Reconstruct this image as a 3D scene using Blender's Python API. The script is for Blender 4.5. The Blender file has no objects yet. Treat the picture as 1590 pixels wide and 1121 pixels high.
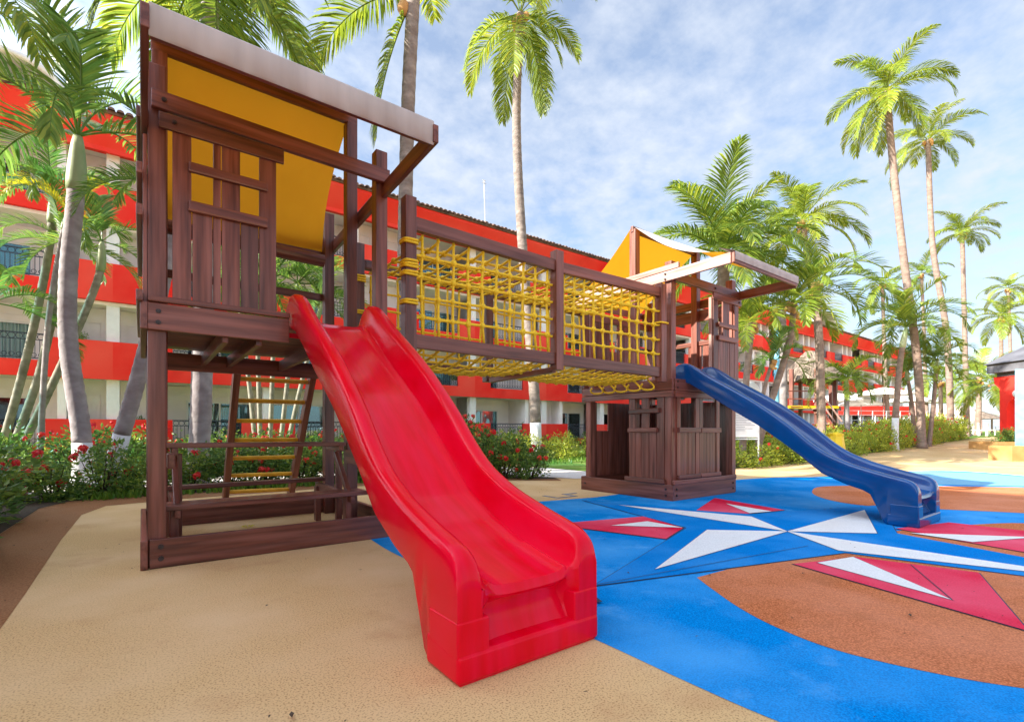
import bpy, bmesh, math, random
from mathutils import Vector, Matrix, noise
R = math.radians
rnd = random.Random(7)
scene = bpy.context.scene
C = scene.collection

# ------------------------------------------------------------------ camera, sky, sun, exposure
# world axes: X runs along the play bridge (and the hotel front), Y runs away from the slides towards the hotel
EYE = 1.05
cam_d = bpy.data.cameras.new('camera')
cam = bpy.data.objects.new('camera', cam_d)
C.objects.link(cam)
cam.location = (0, 0, EYE)
cam.rotation_euler = (R(90), 0, -math.atan2(.6, .8))
cam_d.sensor_width = 36
cam_d.lens = 36 * 766 / 1590
cam_d.shift_y = 107.5 / 1590
cam_d.clip_start = .05
cam_d.clip_end = 3000
scene.camera = cam

SUN_EL = 31.0
sun_vec = Vector((-.97, .24, 0)).normalized() * math.cos(R(SUN_EL)) + Vector((0, 0, math.sin(R(SUN_EL))))
sd = bpy.data.lights.new('sun', 'SUN')
sd.energy = 3.6
sd.angle = R(.6)
sd.color = (1, .93, .80)
sun = bpy.data.objects.new('sun', sd)
C.objects.link(sun)
sun.rotation_euler = sun_vec.to_track_quat('Z', 'Y').to_euler()
sun.location = (0, 0, 40)

wd = bpy.data.worlds.new('World')
scene.world = wd
wd.use_nodes = True
wn, wl = wd.node_tree.nodes, wd.node_tree.links
wn.clear()
w_out = wn.new('ShaderNodeOutputWorld')
w_bg = wn.new('ShaderNodeBackground')
w_sky = wn.new('ShaderNodeTexSky')
w_sky.sky_type = 'NISHITA'
w_sky.sun_disc = False
w_sky.sun_elevation = R(SUN_EL)
w_sky.sun_rotation = math.atan2(sun_vec.x, sun_vec.y)
w_sky.air_density = 1.0
w_sky.dust_density = .6
w_sky.ozone_density = 1.6
# thin broken cloud, spread on a flat layer overhead
tc = wn.new('ShaderNodeTexCoord')
sep = wn.new('ShaderNodeSeparateXYZ')
wl.new(tc.outputs['Generated'], sep.inputs[0])
zz = wn.new('ShaderNodeMath'); zz.operation = 'MAXIMUM'; zz.inputs[1].default_value = 0
wl.new(sep.outputs['Z'], zz.inputs[0])
za = wn.new('ShaderNodeMath'); za.operation = 'ADD'; za.inputs[1].default_value = .22
wl.new(zz.outputs[0], za.inputs[0])
dx = wn.new('ShaderNodeMath'); dx.operation = 'DIVIDE'
dy = wn.new('ShaderNodeMath'); dy.operation = 'DIVIDE'
wl.new(sep.outputs['X'], dx.inputs[0]); wl.new(za.outputs[0], dx.inputs[1])
wl.new(sep.outputs['Y'], dy.inputs[0]); wl.new(za.outputs[0], dy.inputs[1])
cmb = wn.new('ShaderNodeCombineXYZ')
wl.new(dx.outputs[0], cmb.inputs[0]); wl.new(dy.outputs[0], cmb.inputs[1])
n1 = wn.new('ShaderNodeTexNoise'); n1.inputs['Scale'].default_value = 2.1
n1.inputs['Detail'].default_value = 7; n1.inputs['Roughness'].default_value = .58
n1.inputs['Distortion'].default_value = .5
wl.new(cmb.outputs[0], n1.inputs['Vector'])
rp = wn.new('ShaderNodeValToRGB')
rp.color_ramp.elements[0].position = .40; rp.color_ramp.elements[0].color = (.30, .30, .30, 1)
rp.color_ramp.elements[1].position = .66; rp.color_ramp.elements[1].color = (.92, .92, .92, 1)
n2 = wn.new('ShaderNodeTexNoise'); n2.inputs['Scale'].default_value = 11; n2.inputs['Detail'].default_value = 5
n2.inputs['Roughness'].default_value = .6
wl.new(cmb.outputs[0], n2.inputs['Vector'])
nm = wn.new('ShaderNodeMath'); nm.operation = 'MULTIPLY_ADD'; nm.inputs[1].default_value = .55
ns = wn.new('ShaderNodeMath'); ns.operation = 'MULTIPLY_ADD'; ns.inputs[1].default_value = .62; ns.inputs[2].default_value = -.06
wl.new(n1.outputs['Fac'], ns.inputs[0])
wl.new(n2.outputs['Fac'], nm.inputs[0]); wl.new(ns.outputs[0], nm.inputs[2])
wl.new(nm.outputs[0], rp.inputs[0])
# haze whitening towards the horizon
hz = wn.new('ShaderNodeMapRange'); hz.inputs['From Min'].default_value = 0; hz.inputs['From Max'].default_value = .45
hz.inputs['To Min'].default_value = .75; hz.inputs['To Max'].default_value = 0
wl.new(zz.outputs[0], hz.inputs['Value'])
mx = wn.new('ShaderNodeMath'); mx.operation = 'MAXIMUM'
wl.new(rp.outputs['Color'], mx.inputs[0]); wl.new(hz.outputs[0], mx.inputs[1])
mixc = wn.new('ShaderNodeMix'); mixc.data_type = 'RGBA'
wl.new(mx.outputs[0], mixc.inputs['Factor'])
skys = wn.new('ShaderNodeVectorMath'); skys.operation = 'MULTIPLY'
skys.inputs[1].default_value = (.45, .48, .50)
wl.new(w_sky.outputs[0], skys.inputs[0])
wl.new(skys.outputs[0], mixc.inputs['A'])
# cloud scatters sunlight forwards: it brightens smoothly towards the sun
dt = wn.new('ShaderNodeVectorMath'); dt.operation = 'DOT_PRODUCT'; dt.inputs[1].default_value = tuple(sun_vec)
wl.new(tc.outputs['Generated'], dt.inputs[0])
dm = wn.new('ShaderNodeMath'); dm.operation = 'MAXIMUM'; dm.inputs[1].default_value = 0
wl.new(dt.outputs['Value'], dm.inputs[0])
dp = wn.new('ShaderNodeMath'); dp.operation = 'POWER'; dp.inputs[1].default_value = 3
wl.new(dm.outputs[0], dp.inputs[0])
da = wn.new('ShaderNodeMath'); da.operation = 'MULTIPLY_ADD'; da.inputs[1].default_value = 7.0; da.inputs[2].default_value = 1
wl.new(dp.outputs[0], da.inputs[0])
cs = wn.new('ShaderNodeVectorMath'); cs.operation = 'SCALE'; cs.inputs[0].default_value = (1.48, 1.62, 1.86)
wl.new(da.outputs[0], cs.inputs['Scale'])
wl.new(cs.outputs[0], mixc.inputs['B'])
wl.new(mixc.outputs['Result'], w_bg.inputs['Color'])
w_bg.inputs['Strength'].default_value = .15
wl.new(w_bg.outputs[0], w_out.inputs[0])

vs = scene.view_settings
vs.view_transform = 'Standard'
vs.look = 'None'
vs.gamma = 1
vs.use_curve_mapping = False
vs.exposure = 1.93

# ------------------------------------------------------------------ helpers
def cam_xy(px, dist):                 # a spot `dist` metres in front of the eye, in the direction of column px
    X = (px - 795) / 766 * dist
    return .8 * X + .6 * dist, -.6 * X + .8 * dist

def height(py, dist):
    return EYE + (668 - py) * dist / 766

def smooth(t):
    t = max(0., min(1., t))
    return t * t * (3 - 2 * t)

def ground_z(u, v):                   # level playground, a gentle rise towards the beach bar on the far right
    X, Y = .8 * u - .6 * v, .6 * u + .8 * v
    z = .62 * smooth((Y - 13) / 21) + .30 * max(0, min(1, (Y - 34) / 40))
    return z * smooth((X - 3) / 6) * smooth((24 - v) / 9 + .35)

WM = {}
def link(name, mesh, mat=None, parent=None, world=None):
    o = bpy.data.objects.new(name, mesh)
    C.objects.link(o)
    if mat is not None and mesh is not None:
        if len(mesh.materials) == 0:
            mesh.materials.append(mat)
        elif mesh.materials[0] != mat:
            o.material_slots[0].link = 'OBJECT'
            o.material_slots[0].material = mat
    place(o, parent, world)
    return o

def place(o, parent=None, world=None):
    w = world if world is not None else Matrix.Identity(4)
    WM[o.name] = w
    if parent is not None:
        o.parent = parent
        o.matrix_basis = WM[parent.name].inverted() @ w
    else:
        o.matrix_basis = w

def tag(o, label=None, cat=None, group=None, kind=None):
    if label: o['label'] = label
    if cat: o['category'] = cat
    if group: o['group'] = group
    if kind: o['kind'] = kind
    return o

def thing(name, label, cat, loc, group=None, rotz=0):
    o = bpy.data.objects.new(name, None)
    o.empty_display_size = .2
    C.objects.link(o)
    place(o, None, Matrix.Translation(loc) @ Matrix.Rotation(rotz, 4, 'Z'))
    return tag(o, label, cat, group)

def mesh_from(name, verts, faces, smooth_shade=False):
    me = bpy.data.meshes.new(name)
    me.from_pydata(verts, [], faces)
    me.update()
    if smooth_shade:
        me.polygons.foreach_set('use_smooth', [True] * len(me.polygons))
    return me

class MB:                             # collects simple shapes into one mesh
    def __init__(s): s.v, s.f = [], []
    def add(s, v, f):
        b = len(s.v)
        s.v += [tuple(q) for q in v]
        s.f += [tuple(i + b for i in q) for q in f]
    def box(s, a, b):
        (x0, y0, z0), (x1, y1, z1) = a, b
        s.add([(x0,y0,z0),(x1,y0,z0),(x1,y1,z0),(x0,y1,z0),(x0,y0,z1),(x1,y0,z1),(x1,y1,z1),(x0,y1,z1)],
              [(0,3,2,1),(4,5,6,7),(0,1,5,4),(1,2,6,5),(2,3,7,6),(3,0,4,7)])
    def tube(s, pts, r, n=6, cap=True):
        pts = [Vector(p) for p in pts]
        rs = r if isinstance(r, (list, tuple)) else [r] * len(pts)
        rings = []
        ref = None
        for i, p in enumerate(pts):
            t = (pts[min(i + 1, len(pts) - 1)] - pts[max(i - 1, 0)])
            if t.length < 1e-9: t = Vector((0, 0, 1))
            t.normalize()
            if ref is None:
                ref = Vector((0, 0, 1)) if abs(t.z) < .9 else Vector((1, 0, 0))
            a = t.cross(ref)
            if a.length < 1e-6: a = t.orthogonal()
            a.normalize()
            b2 = a.cross(t).normalized()
            ref = b2
            rings.append([p + (a * math.cos(2*math.pi*k/n) + b2 * math.sin(2*math.pi*k/n)) * rs[i] for k in range(n)])
        b = len(s.v)
        for rg in rings: s.v += [tuple(q) for q in rg]
        for i in range(len(rings) - 1):
            for k in range(n):
                k2 = (k + 1) % n
                s.f.append((b+i*n+k, b+i*n+k2, b+(i+1)*n+k2, b+(i+1)*n+k))
        if cap:
            s.f.append(tuple(b + k for k in reversed(range(n))))
            s.f.append(tuple(b + (len(rings)-1)*n + k for k in range(n)))
    def ball(s, c, r, n=6, m=4, sq=(1, 1, 1)):
        b = len(s.v)
        c = Vector(c)
        s.v.append(tuple(c + Vector((0, 0, r*sq[2]))))
        for i in range(1, m):
            th = math.pi * i / m
            for k in range(n):
                ph = 2*math.pi*k/n
                s.v.append((c.x + r*sq[0]*math.sin(th)*math.cos(ph), c.y + r*sq[1]*math.sin(th)*math.sin(ph), c.z + r*sq[2]*math.cos(th)))
        s.v.append(tuple(c - Vector((0, 0, r*sq[2]))))
        for k in range(n):
            s.f.append((b, b+1+k, b+1+(k+1) % n))
            s.f.append((b+1+(m-1)*n, b+1+(m-2)*n+(k+1) % n, b+1+(m-2)*n+k))
        for i in range(m-2):
            for k in range(n):
                s.f.append((b+1+i*n+k, b+1+(i+1)*n+k, b+1+(i+1)*n+(k+1) % n, b+1+i*n+(k+1) % n))
    def prism(s, poly, axis, d0, d1):  # poly is a list of (a, b); axis = index the polygon is extruded along
        def mk(a, b2, d):
            q = [a, b2]; q.insert(axis, d); return tuple(q)
        n = len(poly)
        b = len(s.v)
        s.v += [mk(a, c, d0) for a, c in poly] + [mk(a, c, d1) for a, c in poly]
        s.f.append(tuple(b + i for i in range(n)))
        s.f.append(tuple(b + n + i for i in reversed(range(n))))
        for i in range(n):
            j = (i + 1) % n
            s.f.append((b+i, b+n+i, b+n+j, b+j))
    def mesh(s, name, sm=False, fix=True):
        me = mesh_from(name, s.v, s.f, sm)
        if fix:
            bm = bmesh.new(); bm.from_mesh(me)
            bmesh.ops.recalc_face_normals(bm, faces=bm.faces)
            bm.to_mesh(me); bm.free()
        return me
    def build(s, name, mat, parent=None, world=None, sm=False, fix=True):
        """vertices are given in world space when world is None"""
        if world is None and parent is not None:
            inv = WM[parent.name].inverted()
            s.v = [tuple(inv @ Vector(q)) for q in s.v]
            return link(name, s.mesh(name, sm, fix), mat, parent, WM[parent.name].copy())
        return link(name, s.mesh(name, sm, fix), mat, parent, world)

_box = {}
def box_mesh(L, w, h, bev=.006):
    key = (round(L, 3), round(w, 3), round(h, 3), bev)
    if key in _box: return _box[key]
    bm = bmesh.new()
    bmesh.ops.create_cube(bm, size=1)
    for v in bm.verts:
        v.co.x *= L; v.co.y *= w; v.co.z *= h
    if bev > 0:
        bmesh.ops.bevel(bm, geom=list(bm.edges), offset=min(bev, .4*min(L, w, h)), segments=2, affect='EDGES', profile=.6)
    me = bpy.data.meshes.new('board')
    bm.to_mesh(me); bm.free()
    _box[key] = me
    return me

def bar(name, p0, p1, w, h, mat, parent, ref=(0, 0, 1), bev=.007):
    """a squared timber from p0 to p1: h along ref, w across"""
    p0, p1 = Vector(p0), Vector(p1)
    x = (p1 - p0); L = x.length; x.normalize()
    z = Vector(ref); z = (z - x * z.dot(x)).normalized()
    y = z.cross(x)
    m = Matrix((x, y, z)).transposed().to_4x4()
    m.translation = (p0 + p1) / 2
    return link(name, box_mesh(L, w, h, bev), mat, parent, m)

def up_board(name, u, v, z0, z1, wu, wv, mat, parent, bev=.006):   # vertical piece centred on (u, v)
    return bar(name, (u, v, z0), (u, v, z1), wu, wv, mat, parent, ref=(0, 1, 0), bev=bev)

# ------------------------------------------------------------------ materials
def new_mat(name):
    m = bpy.data.materials.new(name); m.use_nodes = True
    nt = m.node_tree
    b = nt.nodes['Principled BSDF']
    return m, nt, b

def set_in(b, **kw):
    for k, v in kw.items():
        k = k.replace('_', ' ')
        if k in b.inputs: b.inputs[k].default_value = v

def mat_noise(name, c1, c2, scale, rough=.7, bump=0, bscale=None, detail=4, coords='Object', stretch=(1, 1, 1), spec=.5, lo=.35, hi=.65, rand=0, c3=None, scale3=.6, f3=.5, coat=0, bdist=.01, c4=None, scale4=2., f4=.5):
    m, nt, b = new_mat(name)
    N, Lk = nt.nodes, nt.links
    t = N.new('ShaderNodeTexCoord'); mp = N.new('ShaderNodeMapping')
    mp.inputs['Scale'].default_value = stretch
    Lk.new(t.outputs[coords], mp.inputs['Vector'])
    src = mp.outputs[0]
    oi = None
    if rand:
        oi = N.new('ShaderNodeObjectInfo')
        ad = N.new('ShaderNodeVectorMath'); ad.operation = 'ADD'
        ml = N.new('ShaderNodeMath'); ml.operation = 'MULTIPLY'; ml.inputs[1].default_value = 37.
        Lk.new(oi.outputs['Random'], ml.inputs[0])
        Lk.new(mp.outputs[0], ad.inputs[0]); Lk.new(ml.outputs[0], ad.inputs[1])
        src = ad.outputs[0]
    n = N.new('ShaderNodeTexNoise'); n.inputs['Scale'].default_value = scale; n.inputs['Detail'].default_value = detail
    Lk.new(src, n.inputs['Vector'])
    r = N.new('ShaderNodeValToRGB')
    r.color_ramp.elements[0].position = lo; r.color_ramp.elements[0].color = (*c1, 1)
    r.color_ramp.elements[1].position = hi; r.color_ramp.elements[1].color = (*c2, 1)
    Lk.new(n.outputs['Fac'], r.inputs[0])
    col = r.outputs[0]
    if c3 is not None:
        n3 = N.new('ShaderNodeTexNoise'); n3.inputs['Scale'].default_value = scale3; n3.inputs['Detail'].default_value = 5
        Lk.new(src, n3.inputs['Vector'])
        r3 = N.new('ShaderNodeMapRange'); r3.inputs['From Min'].default_value = .42; r3.inputs['From Max'].default_value = .68
        r3.inputs['To Max'].default_value = f3
        Lk.new(n3.outputs['Fac'], r3.inputs['Value'])
        mxn = N.new('ShaderNodeMix'); mxn.data_type = 'RGBA'
        Lk.new(r3.outputs[0], mxn.inputs['Factor']); Lk.new(col, mxn.inputs['A']); mxn.inputs['B'].default_value = (*c3, 1)
        col = mxn.outputs['Result']
    if c4 is not None:                 # scattered stains
        n4 = N.new('ShaderNodeTexNoise'); n4.inputs['Scale'].default_value = scale4; n4.inputs['Detail'].default_value = 6; n4.inputs['Roughness'].default_value = .65
        Lk.new(src, n4.inputs['Vector'])
        r4 = N.new('ShaderNodeMapRange'); r4.inputs['From Min'].default_value = .56; r4.inputs['From Max'].default_value = .74
        r4.inputs['To Max'].default_value = f4
        Lk.new(n4.outputs['Fac'], r4.inputs['Value'])
        m4 = N.new('ShaderNodeMix'); m4.data_type = 'RGBA'
        Lk.new(r4.outputs[0], m4.inputs['Factor']); Lk.new(col, m4.inputs['A']); m4.inputs['B'].default_value = (*c4, 1)
        col = m4.outputs['Result']
    if rand:
        hs = N.new('ShaderNodeHueSaturation')
        mr = N.new('ShaderNodeMapRange'); mr.inputs['To Min'].default_value = 1 - rand; mr.inputs['To Max'].default_value = 1 + rand
        Lk.new(oi.outputs['Random'], mr.inputs['Value']); Lk.new(mr.outputs[0], hs.inputs['Value'])
        Lk.new(col, hs.inputs['Color']); col = hs.outputs[0]
    Lk.new(col, b.inputs['Base Color'])
    b.inputs['Roughness'].default_value = rough
    set_in(b, Specular_IOR_Level=spec)
    if coat: set_in(b, Coat_Weight=coat, Coat_Roughness=.12)
    if bump:
        nb = N.new('ShaderNodeTexNoise'); nb.inputs['Scale'].default_value = bscale or scale; nb.inputs['Detail'].default_value = 3
        Lk.new(src, nb.inputs['Vector'])
        bp = N.new('ShaderNodeBump'); bp.inputs['Strength'].default_value = bump; bp.inputs['Distance'].default_value = bdist
        Lk.new(nb.outputs['Fac'], bp.inputs['Height']); Lk.new(bp.outputs[0], b.inputs['Normal'])
    return m

def mat_leaf(name, c1, c2, c3, trans=.35, rough=.42):
    m, nt, b = new_mat(name)
    N, Lk = nt.nodes, nt.links
    g = N.new('ShaderNodeNewGeometry')
    oi = N.new('ShaderNodeObjectInfo')
    ad = N.new('ShaderNodeMath'); ad.operation = 'MULTIPLY_ADD'; ad.inputs[1].default_value = .72
    ml = N.new('ShaderNodeMath'); ml.operation = 'MULTIPLY'; ml.inputs[1].default_value = .28
    Lk.new(oi.outputs['Random'], ml.inputs[0])
    Lk.new(g.outputs['Random Per Island'], ad.inputs[0]); Lk.new(ml.outputs[0], ad.inputs[2])
    r = N.new('ShaderNodeValToRGB')
    r.color_ramp.elements[0].color = (*c1, 1); r.color_ramp.elements[1].color = (*c3, 1)
    e = r.color_ramp.elements.new(.6); e.color = (*c2, 1)
    Lk.new(ad.outputs[0], r.inputs[0])
    Lk.new(r.outputs[0], b.inputs['Base Color'])
    b.inputs['Roughness'].default_value = rough
    tr = N.new('ShaderNodeBsdfTranslucent')
    hs = N.new('ShaderNodeHueSaturation'); hs.inputs['Value'].default_value = 1.9; hs.inputs['Hue'].default_value = .485
    Lk.new(r.outputs[0], hs.inputs['Color']); Lk.new(hs.outputs[0], tr.inputs[0])
    mx = N.new('ShaderNodeMixShader'); mx.inputs[0].default_value = trans
    Lk.new(b.outputs[0], mx.inputs[1]); Lk.new(tr.outputs[0], mx.inputs[2])
    Lk.new(mx.outputs[0], N['Material Output'].inputs[0])
    return m

M = {}
# stained timber: grain runs along each piece's own length
M['wood'] = mat_noise('stained_timber', (.070, .013, .005), (.205, .052, .027), 2.0, rough=.44, bump=.25, bscale=5, stretch=(.8, 14, 14), rand=.30, c3=(.31, .11, .082), scale3=1.3, f3=.6, coat=.22, bdist=.003, lo=.3, hi=.7)
M['pale_wood'] = mat_noise('pale_board', (.24, .12, .095), (.42, .26, .22), 2.2, rough=.5, bump=.25, bscale=5, stretch=(.8, 15, 15), rand=.15, bdist=.004)  # pale timber; on the playhouse roof side beams it stands in for sunlight
M['bolt'] = mat_noise('dark_bolt', (.02, .012, .01), (.05, .03, .03), 30, rough=.4)
M['rung'] = mat_noise('yellow_painted_rung', (.55, .27, .012), (.72, .38, .02), 6, rough=.35, rand=.08)
M['rope'] = mat_noise('yellow_rope', (.80, .46, .005), (.95, .66, .015), 95, rough=.6, bump=.8, bscale=120, detail=2, bdist=.004)
M['red_plastic'] = mat_noise('red_plastic', (.74, .0002, .010), (.84, .0004, .020), 2.5, rough=.17, spec=.15, coat=.06, c3=(.84, .008, .05), scale3=2.0, f3=.55, bump=.05, bscale=7, stretch=(7, 1, 1))
M['blue_plastic'] = mat_noise('blue_plastic', (.0003, .045, .17), (.0005, .062, .23), 2.5, rough=.17, spec=.35, coat=.3, c3=(.003, .08, .27), scale3=2, f3=.3, bump=.04, bscale=9)
M['tan'] = mat_noise('tan_rubber', (.30, .16, .065), (.66, .44, .21), 120, rough=.95, bump=.10, bscale=260, detail=5, c4=(.44, .22, .10), scale4=1.3, f4=.55, c3=(.72, .51, .29), scale3=.9, f3=.75, spec=.08, bdist=.01, lo=.30, hi=.50)
M['brown'] = mat_noise('brown_rubber', (.22, .09, .035), (.36, .17, .075), 90, rough=.92, bump=.5, bscale=170, detail=2, c3=(.34, .2, .11), scale3=.6, f3=.5, spec=.2)
M['blue'] = mat_noise('blue_rubber', (.0, .15, .48), (.0, .28, .74), 130, rough=.9, bump=.4, bscale=110, detail=2, c3=(.09, .40, .82), scale3=1.1, f3=.6, c4=(.16, .46, .82), scale4=2.6, f4=.45, spec=.03)
M['blue_dark'] = mat_noise('deep_blue_rubber', (.0, .15, .50), (.0, .22, .64), 90, rough=.9, bump=.4, bscale=110, detail=2, c3=(.06, .31, .70), scale3=1.3, f3=.5, spec=.03)
M['orange'] = mat_noise('orange_rubber', (.32, .085, .03), (.68, .23, .095), 130, rough=.9, bump=.5, bscale=160, detail=2, c3=(.70, .30, .18), scale3=1.0, f3=.55, c4=(.36, .13, .06), scale4=2.2, f4=.5, spec=.06)
M['red_paint'] = mat_noise('red_rubber', (.60, .008, .04), (.74, .02, .07), 90, rough=.9, bump=.4, bscale=110, detail=2, c3=(.80, .15, .23), scale3=.8, f3=.75, c4=(.66, .10, .15), scale4=3, f4=.5, spec=.05)
M['white_paint'] = mat_noise('white_rubber', (.66, .67, .68), (.82, .83, .83), 110, rough=.8, bump=.3, bscale=160, detail=2, c3=(.74, .70, .65), scale3=1.4, f3=.5, c4=(.55, .55, .56), scale4=3, f4=.4, spec=.1)
M['line'] = mat_noise('dark_joint', (.012, .03, .06), (.03, .05, .09), 60, rough=.9)
M['areca_stem'] = mat_noise('areca_stem', (.15, .14, .10), (.28, .26, .20), 3, rough=.8, bump=.4, bscale=14, c3=(.34, .32, .27), scale3=9, f3=.6)
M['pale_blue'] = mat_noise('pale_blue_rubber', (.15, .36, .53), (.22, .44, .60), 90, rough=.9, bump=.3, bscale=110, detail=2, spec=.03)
M['grass'] = mat_noise('lawn', (.06, .13, .015), (.17, .27, .04), 60, rough=.9, bump=.8, bscale=90, c3=(.22, .28, .07), scale3=.5, f3=.5, spec=.2)
M['blade'] = mat_leaf('grass_blades', (.05, .13, .012), (.10, .21, .02), (.19, .29, .03), .3)
M['soil'] = mat_noise('soil', (.035, .022, .014), (.09, .06, .035), 30, rough=.95, bump=.8, bscale=50)
M['path'] = mat_noise('pale_paving', (.50, .46, .43), (.62, .58, .55), 40, rough=.85, bump=.2, bscale=80)
M['cream'] = mat_noise('cream_render', (.80, .74, .72), (.87, .82, .80), 1.2, c4=(.66, .58, .54), scale4=.9, f4=.4, rough=.9, bump=.12, bscale=60, spec=.2)
M['white'] = mat_noise('white_paint', (.72, .71, .70), (.80, .79, .78), 3, rough=.6)
M['hotel_red'] = mat_noise('coral_red_render', (.80, .014, .010), (.85, .045, .030), .35, rough=.85, bump=.1, bscale=70, spec=.2, c3=(.88, .12, .08), scale3=.16, f3=.8, c4=(.55, .02, .015), scale4=.8, f4=.35)
M['iron'] = mat_noise('wrought_iron', (.012, .02, .035), (.03, .045, .07), 20, rough=.45)
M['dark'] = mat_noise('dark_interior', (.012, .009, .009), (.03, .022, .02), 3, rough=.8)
M['curtain'] = mat_noise('curtain', (.30, .48, .48), (.55, .68, .66), 5, rough=.9, stretch=(4, 1, .05))
M['tile'] = mat_noise('roof_tile', (.10, .055, .04), (.24, .13, .085), 3, rough=.85, bump=.3, bscale=20, c3=(.05, .035, .03), scale3=2, f3=.7)
M['trunk'] = mat_noise('palm_trunk', (.17, .135, .115), (.30, .25, .22), 4, rough=.9, bump=.6, bscale=12, stretch=(1, 1, 2), c3=(.15, .11, .09), scale3=2.5, f3=.6, bdist=.03)
M['trunk_pink'] = mat_noise('sunny_trunk', (.19, .13, .105), (.31, .23, .185), 4, rough=.9, bump=.6, bscale=12, stretch=(1, 1, 2), c3=(.20, .14, .11), scale3=2.5, f3=.6, bdist=.03)
M['trunk_grey'] = mat_noise('smooth_grey_trunk', (.24, .21, .21), (.38, .345, .35), 4, rough=.85, bump=.5, bscale=10, stretch=(1, 1, 1.5), c3=(.21, .17, .18), scale3=2.2, f3=.6, bdist=.02)
M['whitewash'] = mat_noise('whitewash', (.66, .65, .66), (.78, .78, .80), 8, rough=.9, bump=.3, bscale=20)
M['crownshaft'] = mat_noise('crownshaft', (.20, .30, .12), (.42, .46, .28), 2.5, rough=.5, stretch=(1, 1, .5))
M['frond'] = mat_leaf('coconut_frond', (.075, .14, .018), (.16, .25, .03), (.36, .38, .04), .40)
M['frond_gold'] = mat_leaf('sunlit_frond', (.08, .15, .016), (.20, .27, .022), (.40, .40, .04), .38)
M['frond_dark'] = mat_leaf('areca_frond', (.06, .15, .03), (.13, .24, .045), (.28, .36, .055), .38)
M['frond_yellow'] = mat_leaf('young_yellow_frond', (.35, .35, .02), (.50, .48, .02), (.62, .52, .03), .35)
M['leaf'] = mat_leaf('shrub_leaf', (.04, .11, .024), (.12, .22, .04), (.36, .44, .055), .34)
M['leaf_gold'] = mat_leaf('hedge_leaf', (.10, .17, .016), (.28, .34, .03), (.58, .55, .06), .34)
M['petal'] = mat_leaf('red_petal', (.50, .008, .008), (.66, .02, .012), (.75, .12, .03), .3)
M['thatch'] = mat_noise('thatch', (.11, .08, .06), (.27, .21, .165), 6, rough=.95, bump=1, bscale=12, stretch=(1, 1, .12), bdist=.05)
M['stone'] = mat_noise('rubble_stone', (.17, .14, .12), (.40, .35, .31), 2.4, rough=.9, bump=.8, bscale=4, bdist=.05)
M['parasol'] = mat_noise('parasol_cloth', (.70, .68, .64), (.80, .78, .74), 2, rough=.9)
M['steel'] = mat_noise('steel', (.45, .46, .47), (.6, .61, .62), 5, rough=.35)
M['yellow_bin'] = mat_noise('yellow_plastic', (.62, .44, .01), (.75, .55, .02), 3, rough=.4)
M['skyblue'] = mat_noise('sky_blue_paint', (.12, .38, .56), (.18, .46, .62), 4, rough=.5)
M['charcoal'] = mat_noise('grey_fascia', (.09, .09, .105), (.15, .15, .17), 1.5, rough=.7)
M['planter'] = mat_noise('ochre_planter', (.42, .22, .07), (.56, .32, .12), 2, rough=.85, bump=.2, bscale=40)
M['sand'] = mat_noise('beach_sand', (.55, .45, .30), (.68, .58, .42), 12, rough=.95, bump=.3, bscale=30)
M['ink'] = mat_noise('grey_ink', (.18, .18, .20), (.26, .26, .28), 8, rough=.7)

def mat_canopy():
    m, nt, b = new_mat('canopy_cloth')
    N, Lk = nt.nodes, nt.links
    g = N.new('ShaderNodeNewGeometry')
    n = N.new('ShaderNodeTexNoise'); n.inputs['Scale'].default_value = 1.6; n.inputs['Detail'].default_value = 4
    t = N.new('ShaderNodeTexCoord'); Lk.new(t.outputs['Object'], n.inputs['Vector'])
    r1 = N.new('ShaderNodeValToRGB')
    r1.color_ramp.elements[0].position = .35; r1.color_ramp.elements[0].color = (.70, .27, .012, 1)
    r1.color_ramp.elements[1].position = .65; r1.color_ramp.elements[1].color = (.80, .36, .02, 1)
    Lk.new(n.outputs['Fac'], r1.inputs[0])
    mx = N.new('ShaderNodeMix'); mx.data_type = 'RGBA'
    Lk.new(g.outputs['Backfacing'], mx.inputs['Factor'])
    mx.inputs['A'].default_value = (.72, .69, .65, 1); Lk.new(r1.outputs[0], mx.inputs['B'])
    Lk.new(mx.outputs['Result'], b.inputs['Base Color']); b.inputs['Roughness'].default_value = .8
    tr = N.new('ShaderNodeBsdfTranslucent'); tr.inputs[0].default_value = (.85, .38, .015, 1)
    ms = N.new('ShaderNodeMixShader'); ms.inputs[0].default_value = .38
    Lk.new(b.outputs[0], ms.inputs[1]); Lk.new(tr.outputs[0], ms.inputs[2])
    Lk.new(ms.outputs[0], N['Material Output'].inputs[0])
    return m
M['canopy'] = mat_canopy()
M['valance'] = mat_noise('canopy_valance', (.38, .32, .30), (.48, .41, .39), 2.0, rough=.85, bump=.15, bscale=4, stretch=(3, 3, .4))

def mat_glass():
    m, nt, b = new_mat('window_glass')
    N, Lk = nt.nodes, nt.links
    gl = N.new('ShaderNodeBsdfGlossy'); gl.inputs['Roughness'].default_value = .03
    gl.inputs[0].default_value = (.75, .95, 1, 1)
    tr = N.new('ShaderNodeBsdfTransparent'); tr.inputs[0].default_value = (.55, .82, .84, 1)
    fr = N.new('ShaderNodeFresnel'); fr.inputs[0].default_value = 1.5
    ad = N.new('ShaderNodeMath'); ad.operation = 'ADD'; ad.inputs[1].default_value = .10
    Lk.new(fr.outputs[0], ad.inputs[0])
    mx = N.new('ShaderNodeMixShader'); Lk.new(ad.outputs[0], mx.inputs[0])
    Lk.new(tr.outputs[0], mx.inputs[1]); Lk.new(gl.outputs[0], mx.inputs[2])
    Lk.new(mx.outputs[0], N['Material Output'].inputs[0])
    return m
M['glass'] = mat_glass()

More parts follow.
